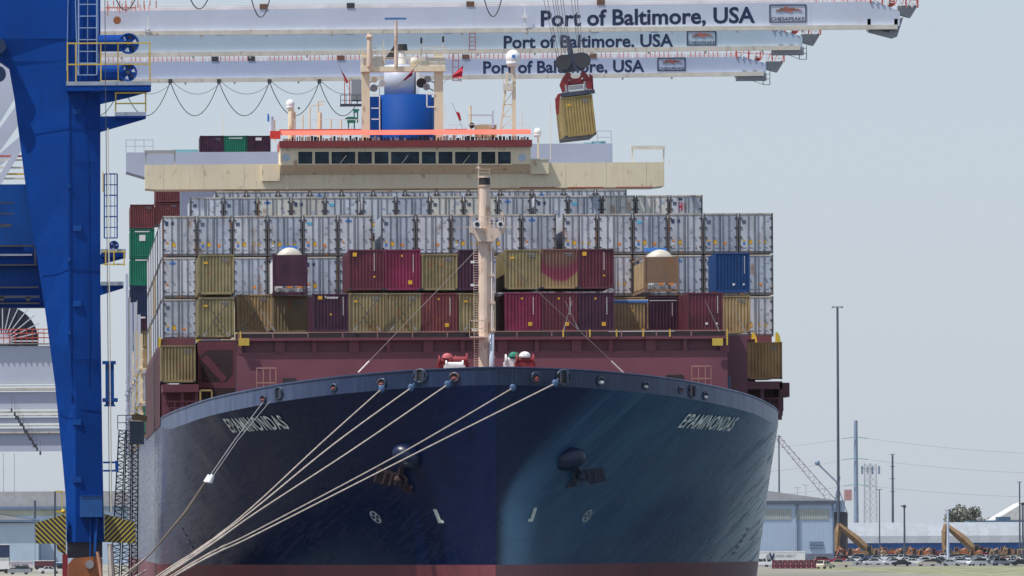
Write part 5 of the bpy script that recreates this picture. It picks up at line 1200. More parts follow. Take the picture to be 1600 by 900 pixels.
# hazard guards, sill, bogie
for poly in ([(55, 817), (103, 803), (103, 850), (56, 849)], [(163, 803), (211, 816), (212, 849), (163, 847)]):
    v = [at(px, py, CY) for px, py in poly]; b = MB(); b.prism([(q.x, q.z) for q in v][::-1], CY, CY + .3); b.build('hazard_guard', M['hazard'], bc)
v = [at(px, py, CY + 1) for px, py in ((88, 850), (103, 850), (103, 868), (90, 860))]; b = MB(); b.prism([(q.x, q.z) for q in v][::-1], CY + 1, CY + 1.2); b.build('hazard_guard', M['hazard'], bc)
a, c = at(105, 872, CY), at(160, 846.5, CY); b = MB(); b.box(a.x, c.x, CY + .8, CY + 2.6, a.z, c.z); b.build('sill_neck', M['dsteel'], bc)
b = MB(); a, c = at(107, 1000, CY), at(160, 869, CY); b.prism([(a.x, QZ), (c.x, QZ), (c.x, c.z - .2), (lerp(a.x, c.x, .8), c.z), (lerp(a.x, c.x, .15), c.z - .15), (a.x, c.z - .6)], CY - .3, CY + 2.8); b.build('bogie', M['orange'], bc)
b = MB(); p = at(140, 882, CY - .3); b.cyl((p.x, p.y - .2, p.z), (p.x, p.y, p.z), .32, 14); b.build('bogie_pin', M['sgrey'], bc)
b = MB(); b.tube([at(152, 862, CY - .7), at(156, 880, CY - .7), at(160, 915, CY - .7)], .12, 8); b.build('bogie_hose', mat('salmon hose', (.62, .32, .22), .5), bc)
b = MB(); a, c = at(98, 1000, CY), at(106, 866, CY); b.box(a.x, c.x, CY, CY + .5, QZ, c.z); b.build('buffer', M['sred'], bc)
b = MB(); b.tube([at(180, 1000, CY), at(172, 850, CY)], [.35, .2], 8); b.build('cable_sleeve', mat('pale canvas sleeve', (.55, .50, .46), .7), bc)
for y0, y1_ in ((768, 803), (802, 806)):
    b = MB()
    if y1_ == 803: b.bar(at(86, 768, CY + 1), at(86, 915, CY + 1), .13); b.build('bumper_post', M['pole'], bc)
    else:
        for yy_ in (768, 799): b.bar(at(86, yy_, CY + 1), at(98, yy_, CY + 1), .12)
        q = at(99, 799, CY + .8); b.ball(q, .16, nu=8, nv=6); b.bar(at(97, 768, CY + 1), at(97, 800, CY + 1), .07); b.build('yellow_latch', mat('bright yellow paint', (.7, .52, .05), .5), bc)
# boom of the blue crane, above the frame, that carries trolley, hoist ropes and loops
b = MB(); a = at(-300, -30, CY); b.box(a.x, 43, CY + .3, CY + 2.5, at(800, -45, CY).z, at(800, -75, CY).z); b.build('boom', M['cblue'], bc)
tx0, tx1 = at(845, -40, 630).x, at(925, -40, 630).x
b = MB(); zt9 = at(800, -44, 630).z
for q9 in (tx0, tx1): b.bar((q9, 628.6, zt9), (q9, CY + .28, zt9), .3)
for q9 in (628.6, 631.5): b.bar((tx0, q9, zt9), (tx1, q9, zt9), .25)
b.build('trolley', M['sgrey'], bc)
for xa, xb, yb in ((168, 224, 16), (284, 338, 14), (384, 430, 27), (748, 792, 26)):
    b = MB(); b.tube(sag(at(xa, -46, CY), at(xb, -46, CY), (yb + 46) * CY / F, 16), .045, 5); b.build('festoon_cable', M['cable'], bc)
# ------------------------------------------------------------------ hoisted container with spreader
HYY = 628.0
p = at(905.5, 213, HYY)
R = Matrix.Rotation(math.radians(6.0), 4, 'Y') @ Matrix.Rotation(math.radians(1.5), 4, 'X') @ Matrix.Rotation(math.radians(-5), 4, 'Z')
hc = build_dry(3, 12.19, 2.88, M['mustard']); hc.location = at(908, 212, HYY); R = Matrix.Rotation(math.radians(-6.0), 4, 'Y') @ Matrix.Rotation(math.radians(.6), 4, 'X') @ Matrix.Rotation(math.radians(-1.2), 4, 'Z')
hc.rotation_euler = R.to_euler(); hc.scale = (.93, 1, 1.02)
tag(hc, 'olive container hanging in the air from a red crane spreader', 'container')
MBd = MB(); MBd.box(-W2 + .02, W2 - .02, .1, 12, -.02, .13); MBd.build('floor_frame', M['black'], hc, org=(0, 0, 0))
spd = thing('crane_spreader', hc.location, 'red spreader and dark pulley block holding the hanging container', 'spreader'); spd.rotation_euler = hc.rotation_euler
def sp(name, m, fn): b = MB(); fn(b); return b.build(name, m, spd, org=(0, 0, 0))
T = 2.98
sp('spreader_beam', M['sgrey'], lambda b: b.box(-1.0, 1.15, .1, 12, T + .05, T + .35))
sp('end_beam', M['dsteel'], lambda b: b.box(-1.15, 1.35, -.05, .35, T, T + .28))
def fr(b):
    b.prism([(-1.0, T + .3), (-.55, T + .3), (-.5, T + 1.0), (-.2, T + 1.65), (-.55, T + 1.75), (-.95, T + 1.3), (-1.15, T + .9)], .3, .8)
    b.prism([(.85, T + .3), (1.15, T + .3), (1.2, T + .9), (.95, T + 1.45), (.7, T + 1.75), (.45, T + 1.6), (.7, T + 1.0)], .3, .8)
    b.box(-.9, 1.0, .5, .9, T + .8, T + 1.15); b.prism([(-.35, T + .9), (.45, T + .9), (.6, T + 1.6), (.3, T + 1.25), (-.15, T + 1.25), (-.4, T + 1.6)], .4, .7)
sp('spreader_frame', M['sred'], fr)
sp('hydraulic_unit', M['sgrey'], lambda b: (b.box(-.5, .55, .15, .4, T + .42, T + .75), b.cyl((-.7, .1, T + .2), (-.7, .1, T + .85), .09, 8), b.cyl((.65, .1, T + .3), (.7, .1, T + .95), .09, 8)))
for s_ in (-1, 1): sp('flipper_arm', M['sred'], lambda b: b.prism([(-1.62, T - 1.2), (-1.45, T - 1.25), (-1.32, T - .5), (-1.25, T - .1), (-1.1, T + .3), (-1.35, T + .25), (-1.6, T - .1)] if s_ < 0 else [(1.1, T + .3), (1.3, T + .3), (1.35, T + 1.3), (1.1, T + 1.5)], .1 if s_ < 0 else .5, .35 if s_ < 0 else .8))
def hb(b): b.prism([(-1.15, T + 2.2), (-.75, T + 1.75), (.75, T + 1.8), (1.15, T + 2.3), (1.1, T + 2.75), (.7, T + 3.1), (-.7, T + 3.05), (-1.1, T + 2.75)], .3, 1.4)
sp('head_block', M['dsteel'], hb)
for xx, zz in ((-.72, 2.5), (.74, 2.5)): sp('sheave', M['gap'], lambda b: b.cyl((xx, .1, T + zz), (xx, .28, T + zz), .58, 18))
sp('cable_basket', M['dsteel'], lambda b: b.cyl((-.05, .7, T + 3.0), (-.15, .7, T + 4.4), .2, 10, .14))
hb_w = hc.matrix_basis @ Vector((0, .7, T + 2.9)) if False else (Matrix.Translation(hc.location) @ R @ Vector((0, .7, T + 2.9)))
zt_ = at(800, -46, 630).z
rr_ = thing('hoist_ropes', (hb_w.x, 629, hb_w.z), 'steel hoist ropes running up from the pulley block', 'crane ropes')
for k, (pxt, pxb) in enumerate(((850, 872), (857, 875), (866, 880), (870, 884), (874, 886), (880, 889), (884, 893), (897, 906), (903, 909), (907, 913))):
    b = MB(); b.tube([at(pxt - 10, -42, 629), at(pxb, 96, 629)], .022, 4); b.build('rope', M['wire'], rr_)

# ------------------------------------------------------------------ mooring lines
ML = [([(595, 609), (500, 694), (400, 787), (333, 842), (250, 897), (110, 985), (60, 1016)], 'leftmost of the thick pale mooring ropes from the bow'),
      ([(641, 607), (520, 695), (400, 793), (333, 844), (253, 899), (112, 986), (62, 1017)], 'second thick pale mooring rope from the left at the bow'),
      ([(698, 602), (550, 703), (400, 801), (335, 847), (256, 900), (114, 987), (64, 1018)], 'third thick pale mooring rope from the left at the bow'),
      ([(800, 607), (620, 712), (400, 829), (340, 858), (275, 895), (125, 988), (66, 1020)], 'fourth thick pale mooring rope from the left at the bow'),
      ([(866, 600), (660, 703), (400, 835), (342, 862), (276, 898), (127, 990), (68, 1021)], 'rightmost thick pale mooring rope from the bow')]
import bisect
for pts, lab in ML:
    n = len(pts); P = []
    for i in range(n - 1):
        p0, p1, p2, p3 = pts[max(i - 1, 0)], pts[i], pts[i + 1], pts[min(i + 2, n - 1)]
        for k in range(6):
            t = k / 6; f = lambda a, b_, c, d: .5 * ((2 * b_) + (-a + c) * t + (2 * a - 5 * b_ + 4 * c - d) * t * t + (-a + 3 * b_ - 3 * c + d) * t ** 3)
            P.append((f(*[q[0] for q in (p0, p1, p2, p3)]), f(*[q[1] for q in (p0, p1, p2, p3)])))
    P.append(pts[-1]); w = []
    st_, _ = on_hull(pts[0][0], pts[0][1] - 3, -1 if pts[0][0] < 770 else 1, .25); st_.y -= .5
    tot = abs(P[0][0] - P[-1][0])
    for x, y in P: t = (P[0][0] - x) / tot; w.append(at(x, y, lerp(st_.y, 512.0, t)))
    b = MB(); b.tube(w, [.043 + (.02 if 16 < k_ < 24 and k_ % 3 else 0) for k_ in range(len(w))], 6); o = b.build('mooring_rope', M['rope']); tag(o, lab, 'mooring rope', 'thick mooring ropes from the bow')
    b = MB(); q = w[0]; b.ball(q + Vector((.05, -.05, .05)), .22, .1, .25, 12, 8); b.bar(q, q + Vector((.3, .4, .35)), .07); g_ = b.build('rat_guard', mat('blue grey rat guard', (.06, .12, .24), .5)); tag(g_, 'blue round guard at the hull end of the ' + ' '.join(lab.split()[:1]) + ' ' + ('mooring rope' if 'most' in lab.split()[0] else 'mooring rope from the left'), 'rat guard', 'rat guards on the mooring ropes')
for dx, lab in ((0, 'upper thin mooring line from the far left fairlead'), (5, 'lower thin mooring line from the far left fairlead')):
    st_, _ = on_hull(412 + dx * 2, 626, -1, .2); A = [(412 + dx * 2, 627), (365 + dx, 690), (325 + dx, 748)]
    w = [at(x, y, lerp(st_.y, 570, k / 6)) for k, (x, y) in enumerate(A)]; b = MB(); b.tube(w, .025, 5); o = b.build('mooring_line', M['sgrey']); tag(o, lab, 'mooring line', 'thin mooring lines at the left')
    b = MB(); p = w[-1]; b.tube([p - Vector((.12, 0, .25)), p + Vector((.12, 0, .25))], [.22, .14], 10); o = b.build('rat_guard', M['st_w']); tag(o, 'white cone rat guard on the ' + lab[:5].strip() + ' thin mooring line', 'rat guard', 'white rat guards at the left')
b = MB(); b.tube([at(324, 748, 578), at(290, 800, 572), at(235, 866, 560), at(205, 893, 550), at(150, 960, 530), at(100, 1010, 514)], [.06, .1, .05, .05, .05, .05], 6); o = b.build('mooring_tail', mat('dirty brown rope', (.13, .10, .08), .8)); tag(o, 'brown heavy rope tail continuing down from the white rat guards', 'mooring rope')
for k, (A) in enumerate(([(228, 872), (200, 893), (150, 935), (95, 1012)], [(229, 891), (213, 900), (160, 945), (98, 1014)])):
    b = MB(); b.tube([at(x, y, lerp(620, 512, i / 3)) for i, (x, y) in enumerate(A)], .06, 6); o = b.build('mooring_rope', M['rope']); tag(o, ['short pale rope at the bottom left beside the gangway, upper', 'short pale rope at the bottom left beside the gangway, lower'][k], 'mooring rope', 'short ropes by the gangway')
bo = thing('bollard', (at(64, 1018, 512).x, 512, QZ), 'quay bollard where the mooring ropes end', 'bollard'); b = MB(); q = wpos(bo); b.cyl(q, q + Vector((0, 0, .7)), .4, 14, .3); b.build('post', M['gap'], bo); b = MB(); b.cyl(q + Vector((0, 0, .7)), q + Vector((0, 0, .9)), .5, 14); b.build('cap', M['gap'], bo)

# ------------------------------------------------------------------ gangway at ship side
gw = thing('gangway_tower', (at(195, 880, 640).x, 640, QZ), 'dark lattice gangway stair leaning between the quay and the ship side', 'gangway')
gm = mat('dark gangway steel', (.045, .055, .08), .5)
GYY = 640.0
for k, (xa, xb, xc, xd, ) in enumerate(((186, 196, 168, 182), (198, 206, 186, 200), (208, 216, 204, 214))):
    T0, T1, B0, B1 = at(xa, 672, GYY + k * .6), at(xb, 672, GYY + k * .6), at(xc, 1000, GYY + k * .6), at(xd, 1000, GYY + k * .6)
    b = MB(); b.bar(T0, B0, .09); b.bar(T1, B1, .09); n = 36
    for i in range(n): b.bar(T0.lerp(B0, i / n), T1.lerp(B1, (i + .5) / n), .055); b.bar(T1.lerp(B1, (i + .5) / n), T0.lerp(B0, (i + 1) / n), .055)
    fl = b.build('stair_flight', gm, gw)
    b = MB(); n = 60
    for i in range(n): b.bar(T0.lerp(B0, i / n) + Vector((0, .5, 0)), T1.lerp(B1, i / n) + Vector((0, .5, 0)), .1, .05)
    b.build('tread', M['lav'] if k == 1 else gm, fl, kind='stuff')
b = MB(); a, c = at(184, 672, GYY), at(210, 660, GYY); railing(b, [(a.x, GYY, a.z), (c.x, GYY, a.z)], 1.1, .5, .03); b.build('top_rail', M['sgrey'], gw)
a, c = at(203, 694, GYY - 1), at(225, 658, GYY - 1); b = MB(); b.box(a.x, c.x, GYY - 1, GYY + 1, a.z, c.z); b.build('cabin', mat('blue grey cabin', (.15, .20, .28), .5), gw)
b = MB(); a, c = at(206, 656, GYY - 1), at(230, 648, GYY - 1); b.prism([(a.x, c.z), (a.x, a.z), (c.x, a.z - .1), (c.x, a.z + .25), (a.x + .4, c.z + .1)], GYY - 1, GYY); b.build('boarding_step', M['tan'], gw)
b = MB(); b.bar(at(212, 640, GYY), at(214, 470, GYY + 60), .05); b.build('guy', M['wire'], gw)

# ------------------------------------------------------------------ background right
def G(px, Y): return at(px, 840, Y).x
hz = 2350.0
def wall_box(b, px0, px1, Y, d, y_t, y_b): a, c = at(px0, y_b, Y), at(px1, y_t, Y); b.box(a.x, c.x, Y, Y + d, a.z, c.z)
wr = thing('warehouse', (G(1250, hz), hz, QZ), 'pale blue warehouse with olive window bands right of the ship bow', 'warehouse')
a, c = at(1130, 884, hz), at(1303, 783, hz)
b = MB(); b.box(a.x, c.x, hz, hz + 60, QZ, c.z); b.build('wall', M['hut'], wr)
for k in range(44): b = MB(); x_ = lerp(a.x + .3, c.x - .3, k / 43); b.box(x_ - .06, x_ + .06, hz - .06, hz, QZ + 3, c.z - .2); b.build('cladding_rib', M['hut'], wr)
b = MB(); b.box(a.x, c.x + .2, hz - .1, hz - .07, QZ, at(1290, 865, hz).z); b.build('base_wall', mat('grey blue base wall', (.16, .19, .25), .7), wr)
rt = at(1186, 765, hz); rl = at(1302, 781, hz); b = MB()
b.prism([(a.x, rt.z), (rt.x, rt.z), (rl.x, rl.z), (rl.x, c.z - .5), (a.x, c.z - .5)], hz - .3, hz + 60); b.build('roof', M['roof'], wr)
b = MB(); b.bar((a.x, hz - .4, c.z - .3), (c.x + .5, hz - .4, c.z - .3), .9); b.build('gutter', mat('dark gutter', (.08, .10, .15), .6), wr)
for p0, p1 in ((1190, 1236), (1243, 1295)):
    b = MB(); wall_box(b, p0, p1, hz - .15, .1, 795, 812); pn = b.build('window_band', M['olivewin'], wr)
    n = 14
    for k in range(1, n): q = at(lerp(p0, p1, k / n), 812, hz); b = MB(); b.box(q.x - .07, q.x + .07, hz - .22, hz - .15, q.z, at(p0, 795, hz).z); b.build('mullion', M['hut'], pn)
for px in (1246, 1302): b = MB(); wall_box(b, px - .7, px + .7, hz - .5, .5, 786, 884); b.build('downpipe', mat('blue downpipe', (.12, .18, .28), .6), wr)
b = MB(); wall_box(b, 1265, 1286, hz - .2, .1, 846, 857); lv = b.build('louvre', mat('louvre blue', (.10, .15, .24), .6), wr)
for k in range(5): b = MB(); wall_box(b, 1265, 1286, hz - .32, .12, 846.6 + k * 2.2, 847.3 + k * 2.2); b.build('slat', M['hut'], lv)
# white trailer
TY = 2290.0
tr = thing('semi_trailer', (G(1225, TY), TY, QZ), 'white box trailer with a round dark logo parked before the pale blue warehouse', 'trailer')
a, c = at(1170, 880, TY), at(1258, 861, TY); b = MB(); b.box(a.x, c.x, TY, TY + 2.5, a.z, c.z); b.build('box_body', M['white'], tr)
b = MB(); b.box(a.x, c.x, TY - .05, TY, c.z - .35, c.z + .05); b.build('top_rail', M['st_w'], tr)
p = at(1203.5, 870, TY - .06); b = MB(); b.cyl((p.x - .4, TY - .1, p.z), (p.x - .4, TY - .02, p.z), .75, 16); b.build('logo_disc', M['sgrey'], tr)
b = MB(); b.prism([(p.x - .3, p.z + 1.0), (p.x + .35, p.z - .9), (p.x + .75, p.z - .9), (p.x + 1.25, p.z + .8), (p.x + .8, p.z + .9), (p.x + .55, p.z + .1), (p.x + .1, p.z + 1.0)], TY - .14, TY - .1); b.build('logo_mark', M['letter'], tr)
q = at(1213, 871, TY - .06); text_part('NOVA DIRECT', lambda u, v: (q.x + u * 5.2, TY - .06, q.z + v * .8), 'trailer_lettering', M['st_g'], tr, .01)
for k in range(4): b = MB(); xx = a.x + 1.5 + k * 1.3; b.cyl((xx, TY - .02, QZ + .5), (xx, TY + .3, QZ + .5), .5, 12); b.build('wheel', M['track'], tr)
b = MB(); b.box(a.x, c.x, TY + .3, TY + 2.2, QZ + .9, a.z); b.build('chassis', M['gap'], tr)
# maroon barriers row
for k in range(9):
    BYY = 1850.0; p = at(1206.5 + k * 8.3, 897, BYY); z0 = 2.504; b = MB(); s_ = BYY / F
    rt = thing('site_barrier', (p.x + 4 * s_, BYY, z0), f'maroon barrier block, {ORD[k]} from the left of the row below the trailer', 'barrier', 'maroon barrier blocks on the grass')
    b.prism([(p.x, z0), (p.x + 8 * s_, z0), (p.x + 7.7 * s_, z0 + 1.85), (p.x + .3 * s_, z0 + 1.85)], BYY, BYY + .8); b.build('block', M['maroon'], rt)
    b = MB(); b.box(p.x + 3 * s_, p.x + 4.6 * s_, BYY - .05, BYY, z0 + .1, z0 + .35); b.box(p.x + 3 * s_, p.x + 4.2 * s_, BYY - .05, BYY, z0 + .8, z0 + 1.3); b.build('reflector', mat('faded pink reflector', (.55, .25, .3), .5), rt)
# arched shed
SY = 3000.0; sh = thing('arched_shed', (G(1500, SY), SY, QZ), 'long blue walled shed with a rounded white roof behind the excavators', 'shed')
a, c = at(1240, 850, SY), at(1720, 818, SY); zA_ = at(1500, 848, SY).z; zT_ = at(1500, 816, SY).z; n = 12
x0s, x1s = a.x, c.x; secs = 30
for k in range(secs):
    xa = lerp(x0s, x1s, k / secs); xb = lerp(x0s, x1s, (k + 1) / secs) - .06; b = MB()
    pr = [(SY + 22 - 22 * math.cos(math.pi * i / n), zA_ + (zT_ - zA_) * math.sin(math.pi * i / n) ** .8) for i in range(n + 1)]
    for (ya, za), (yb, zb2) in zip(pr[:-1], pr[1:]): b.face([(xa, ya, za), (xb, ya, za), (xb + 1.2, yb, zb2), (xa + 1.2, yb, zb2 + .05)])
    b.build('roof_panel', M['shedwhite'], sh, smooth=True)
b = MB(); b.box(x0s, x1s, SY + .5, SY + 44, QZ, zA_ + .02); b.build('wall', M['shedblue'], sh)
for k in range(40): b = MB(); xx = lerp(x0s, x1s, k / 39); b.box(xx - .15, xx + .15, SY + .3, SY + .5, QZ, zA_); b.build('wall_rib', M['shedblue'], sh)
# poles
def pole(px, py0, Y, r, m, lab, cat, name, arms=(), z0=QZ, lean=0):
    t = at(px, py0, Y); bx_ = t.x + lean; rt = thing(name, (bx_, Y, z0), lab, cat); b = MB(); b.tube([(bx_, Y, z0), (t.x, Y, t.z)], [r, r * .7], 8); b.build('shaft', m, rt); return rt, t
pt, t = pole(1308.5, 480, 2700, .5, M['pole'], 'tall slender floodlight mast standing right of the ship', 'light mast', 'floodlight_mast')
for s_ in (-1, 1):
    b = MB(); b.bar(t, t + Vector((s_ * 1.7, 0, .05)), .2); b.box(t.x + s_ * 1.4 - .4, t.x + s_ * 1.4 + .4, 2699.7, 2700.3, t.z - .3, t.z + .3); b.build('lamp_head', M['sgrey'], pt)
b = MB(); b.box(t.x - .8, t.x + .8, 2699.6, 2700.4, t.z - .1, t.z + .25); b.build('lamp_ring', M['sgrey'], pt)
pp, t = pole(1337, 657, 3150, 1.0, M['steelpole'], 'thick blue grey steel transmission pole with green insulators', 'power pole', 'transmission_pole')
bx = wpos(pp)
for yy_ in (683, 716, 757):
    for s_ in (-1, 1):
        q = at(1337, yy_, 3149); b = MB(); b.tube([q + Vector((s_ * .6, 0, 0)), q + Vector((s_ * 4.6, 0, -.5))], .18, 6); b.build('insulator', M['insul'], pp)
for k, (y0, yl, yr) in enumerate(((683, 700, 710), (716, 738, 740), (757, 775, 777))):
    q = at(1337, y0, 3149); wl = MB(); wl.tube(sag(q + Vector((-4.6, 0, -.5)), at(1190, yl, 3100), .6, 10), .04, 4); o = wl.build('power_line', M['wire']); tag(o, f'{["upper","middle","lower"][k]} overhead wire running left from the thick steel pole', 'wire', 'overhead power wires')
    wl = MB(); wl.tube(sag(q + Vector((4.6, 0, -.5)), at(1640, yr, 3250), .9, 12), .04, 4); o = wl.build('power_line', M['wire']); tag(o, f'{["upper","middle","lower"][k]} overhead wire running right from the thick steel pole', 'wire', 'overhead power wires')
def lattice(px0, px1, pyt, Y, w_top, lab, m, arms=()):
    t0, t1 = at(px0, pyt, Y), at(px1, pyt, Y); cxl = (t0.x + t1.x) / 2; W_ = (t1.x - t0.x) / 2; rt = thing('lattice_tower', (cxl, Y, QZ), lab, 'tower'); b = MB(); n = 14
    for k in range(n):
        z0_, z1_ = lerp(QZ, t0.z, k / n), lerp(QZ, t0.z, (k + 1) / n); wa, wb = lerp(W_ * 1.25, W_, k / n), lerp(W_ * 1.25, W_, (k + 1) / n)
        for yo in (-1, 1):
            b.bar((cxl - wa, Y + yo * wa, z0_), (cxl + wb, Y + yo * wb, z1_), .11); b.bar((cxl + wa, Y + yo * wa, z0_), (cxl - wb, Y + yo * wb, z1_), .11); b.bar((cxl - wa, Y + yo * wa, z0_), (cxl + wa, Y + yo * wa, z0_), .11)
    for s_ in (-1, 1):
        for yo in (-1, 1): b.bar((cxl + s_ * W_ * 1.25, Y + yo * W_ * 1.25, QZ), (cxl + s_ * W_, Y + yo * W_, t0.z), .28)
    b.build('frame', m, rt); b = MB(); b.bar((cxl - W_ * 2, Y, t0.z - 2), (cxl + W_ * 2, Y, t0.z - 2), .2)
    for s_ in (-1, 1): b.box(cxl + s_ * W_ * 2 - .35, cxl + s_ * W_ * 2 + .35, Y - .3, Y + .3, t0.z - 4, t0.z - 1)
    b.build('panel_antenna', M['steelpole'], rt)
lattice(1351, 1359, 724, 3150, 2, 'left of the pair of grey lattice towers by the steel pole', M['lattice']); lattice(1360, 1369, 724, 3170, 2, 'right of the pair of grey lattice towers by the steel pole', M['lattice'])
wp, t = pole(1394.5, 710, 3120, .5, M['pole'], 'dark utility pole with four short crossarms', 'utility pole', 'utility_pole')
for yy_ in (710, 729, 748, 768): q = at(1394.5, yy_, 3120); b = MB(); b.bar(q + Vector((-1, 0, 0)), q + Vector((1, 0, 0)), .2); b.build('crossarm', M['pole'], wp)
for px, py, Y, r, lab, nm in ((1374, 765, 2300, .2, 'thin dark pole between the towers and the crossarm pole', 'thin_pole'), (1481, 797, 2300, .38, 'pale pole behind the right excavator arm', 'thin_pole'), (1593, 753, 2500, .28, 'thin pale pole with crossarm at the right edge', 'utility_pole'), (1217, 682, 2450, .28, 'slender dark pole rising behind the warehouse roof', 'thin_pole')):
    rt, t = pole(px, py, Y, r, M['pole'] if px != 1481 else M['lav'], lab, 'pole', nm)
    b = MB(); b.bar(t + Vector((-.8, 0, 0)), t + Vector((.8, 0, 0)), .16); b.build('crossarm', M['pole'], rt)
for px, py, Y, lab in ((1413, 791, 2200, 'black street lamp standing among the orange machines'), (1598, 787, 2200, 'black street lamp at the right edge of the yard')):
    rt, t = pole(px, py, Y, .3, M['pole'], lab, 'street lamp', 'street_lamp'); b = MB(); b.ball(t, .5, .5, .45, 10, 6); b.bar(t, t + Vector((-1.0, 0, .1)), .25); b.build('lamp_head', M['gap'], rt)
# distant lattice crane
lc = thing('lattice_boom_crane', (G(1316, 2700), 2700, QZ), 'distant crawler crane with a red and grey lattice boom leaning left', 'crane'); A, B_ = at(1302, 785, 2700), at(1214, 682, 2700)
b = MB(); n = 22; d = (B_ - A).normalized(); nn = Vector((-d.z, 0, d.x)) * 1.1
b.bar(A + nn, B_ + nn * .5, .26); b.bar(A - nn, B_ - nn * .5, .26)
for k in range(n): 
    f = 1 if k % 2 else -1; b.bar(A.lerp(B_, k / n) + nn * f, A.lerp(B_, (k + 1) / n) - nn * f, .15)
b.build('boom', mat('faded red boom', (.36, .30, .33), .6), lc)
b = MB(); b.bar(at(1306, 752, 2700), at(1275, 722, 2700), .5); q = at(1277, 723, 2700); b.ball(q, .9, nu=8, nv=6); b.build('mast', M['steelpole'], lc)
b = MB(); a, c = at(1298, 800, 2700), at(1330, 772, 2700); b.box(a.x, c.x - 2, 2700, 2705, a.z, c.z - 2); b.bar(at(1303, 795, 2700), at(1312, 745, 2700), .5); b.bar(at(1325, 805, 2700), at(1306, 752, 2700), .3); b.build('machinery_house', M['steelpole'], lc)
a, c = at(1321, 782, 2699), at(1331, 765, 2699); b = MB(); b.box(a.x, c.x, 2699, 2704, a.z, c.z); b.build('counterweight', mat('dull pink block', (.5, .28, .28), .6), lc)
b = MB(); b.box(G(1300, 2700), G(1325, 2700), 2700.5, 2706, QZ, at(1300, 800, 2700).z); b.build('chassis', M['gap'], lc)
for k, px in enumerate((1246, 1259)): rt, t = pole(px, 758 if k else 762, 2600, .18, M['lattice'], ['first of two faint thin poles behind the warehouse roof', 'second of two faint thin poles behind the warehouse roof'][k], 'pole', 'thin_pole'); b = MB(); b.bar(t - Vector((1, 0, 0)), t + Vector((1, 0, 0)), .2); b.build('crossarm', M['lattice'], rt)
# trees
def tree(px0, px1, pyt, Y, lab, n=2600, seed=1):
    rs = random.Random(seed); a, c = at(px0, 840, Y), at(px1, pyt, Y); cxl = (a.x + c.x) / 2; W_ = (c.x - a.x) / 2; H_ = c.z - QZ
    rt = thing('broadleaf_tree', (cxl, Y, QZ), lab, 'tree'); b = MB(); b.tube([(cxl, Y, QZ), (cxl + .3, Y, QZ + H_ * .45)], [W_ * .06, W_ * .04], 8)
    lobes = []
    for k in range(11):
        t = 2 * math.pi * k / 11; rr2 = rs.uniform(.2, .75); L_ = Vector((cxl + math.cos(t) * W_ * rr2, Y + math.sin(t) * W_ * rr2, QZ + H_ * rs.uniform(.45, .82))); lobes.append((L_, W_ * rs.uniform(.24, .42)))
        b.tube([(cxl + .2, Y, QZ + H_ * .3), L_], [W_ * .03, W_ * .01], 5)
    b.build('trunk', M['bark'], rt); b = MB()
    for k in range(n):
        L_, r = rs.choice(lobes); d = Vector((rs.gauss(0, 1), rs.gauss(0, 1), rs.gauss(0, .8))).normalized() * r * rs.random() ** .45; p = L_ + d; s_ = W_ * .05 * rs.uniform(.6, 1.5)
        u = Vector((rs.gauss(0, 1), rs.gauss(0, 1), rs.gauss(0, 1))).normalized(); v = u.cross(Vector((rs.gauss(0, 1), rs.gauss(0, 1), rs.gauss(0, 1)))).normalized()
        b.face([p - u * s_, p + v * s_, p + u * s_, p - v * s_])
    b.build('crown', M['leaf'], rt, kind='stuff')
tree(1468, 1539, 785, 3300, 'rounded grey green tree above the arched shed', seed=3); tree(36, 51, 755, 2600, 'small tree above the warehouse roof at the left', 700, seed=5)
tree(1520, 1560, 800, 3500, 'low dull tree right of the rounded tree above the shed', 900, seed=8)
# white tent and far roof
wt = thing('white_tent', (G(1590, 3400), 3400, QZ), 'white peaked tent roof at the far right above the shed', 'tent'); b = MB(); P_ = [at(px, py, 3400) for px, py in ((1555, 812), (1572, 802), (1597, 787), (1606, 784), (1640, 800), (1640, 812))]
b.prism([(q.x, q.z) for q in P_][::-1], 3400, 3430); b.build('canopy', mat('white canvas', (.55, .55, .55), .7), wt); b = MB(); b.box(P_[0].x, P_[-1].x, 3401, 3429, QZ, P_[0].z); b.build('wall', M['lav'], wt)
fb = thing('flat_roof_building', (G(1560, 3200), 3200, QZ), 'low building with a dark blue flat roof edge above the shed', 'building'); b = MB(); a, c = at(1515, 818, 3200), at(1640, 813, 3200); b.box(a.x, c.x, 3200, 3220, a.z, c.z); b.box(at(1556, 0, 3200).x, at(1575, 0, 3200).x, 3200, 3210, c.z, c.z + 1.4); b.build('roof_edge', mat('dark blue roof edge', (.06, .12, .22), .6), fb); b = MB(); b.box(a.x, c.x, 3200.5, 3219, QZ, a.z); b.build('wall', M['lav'], fb)

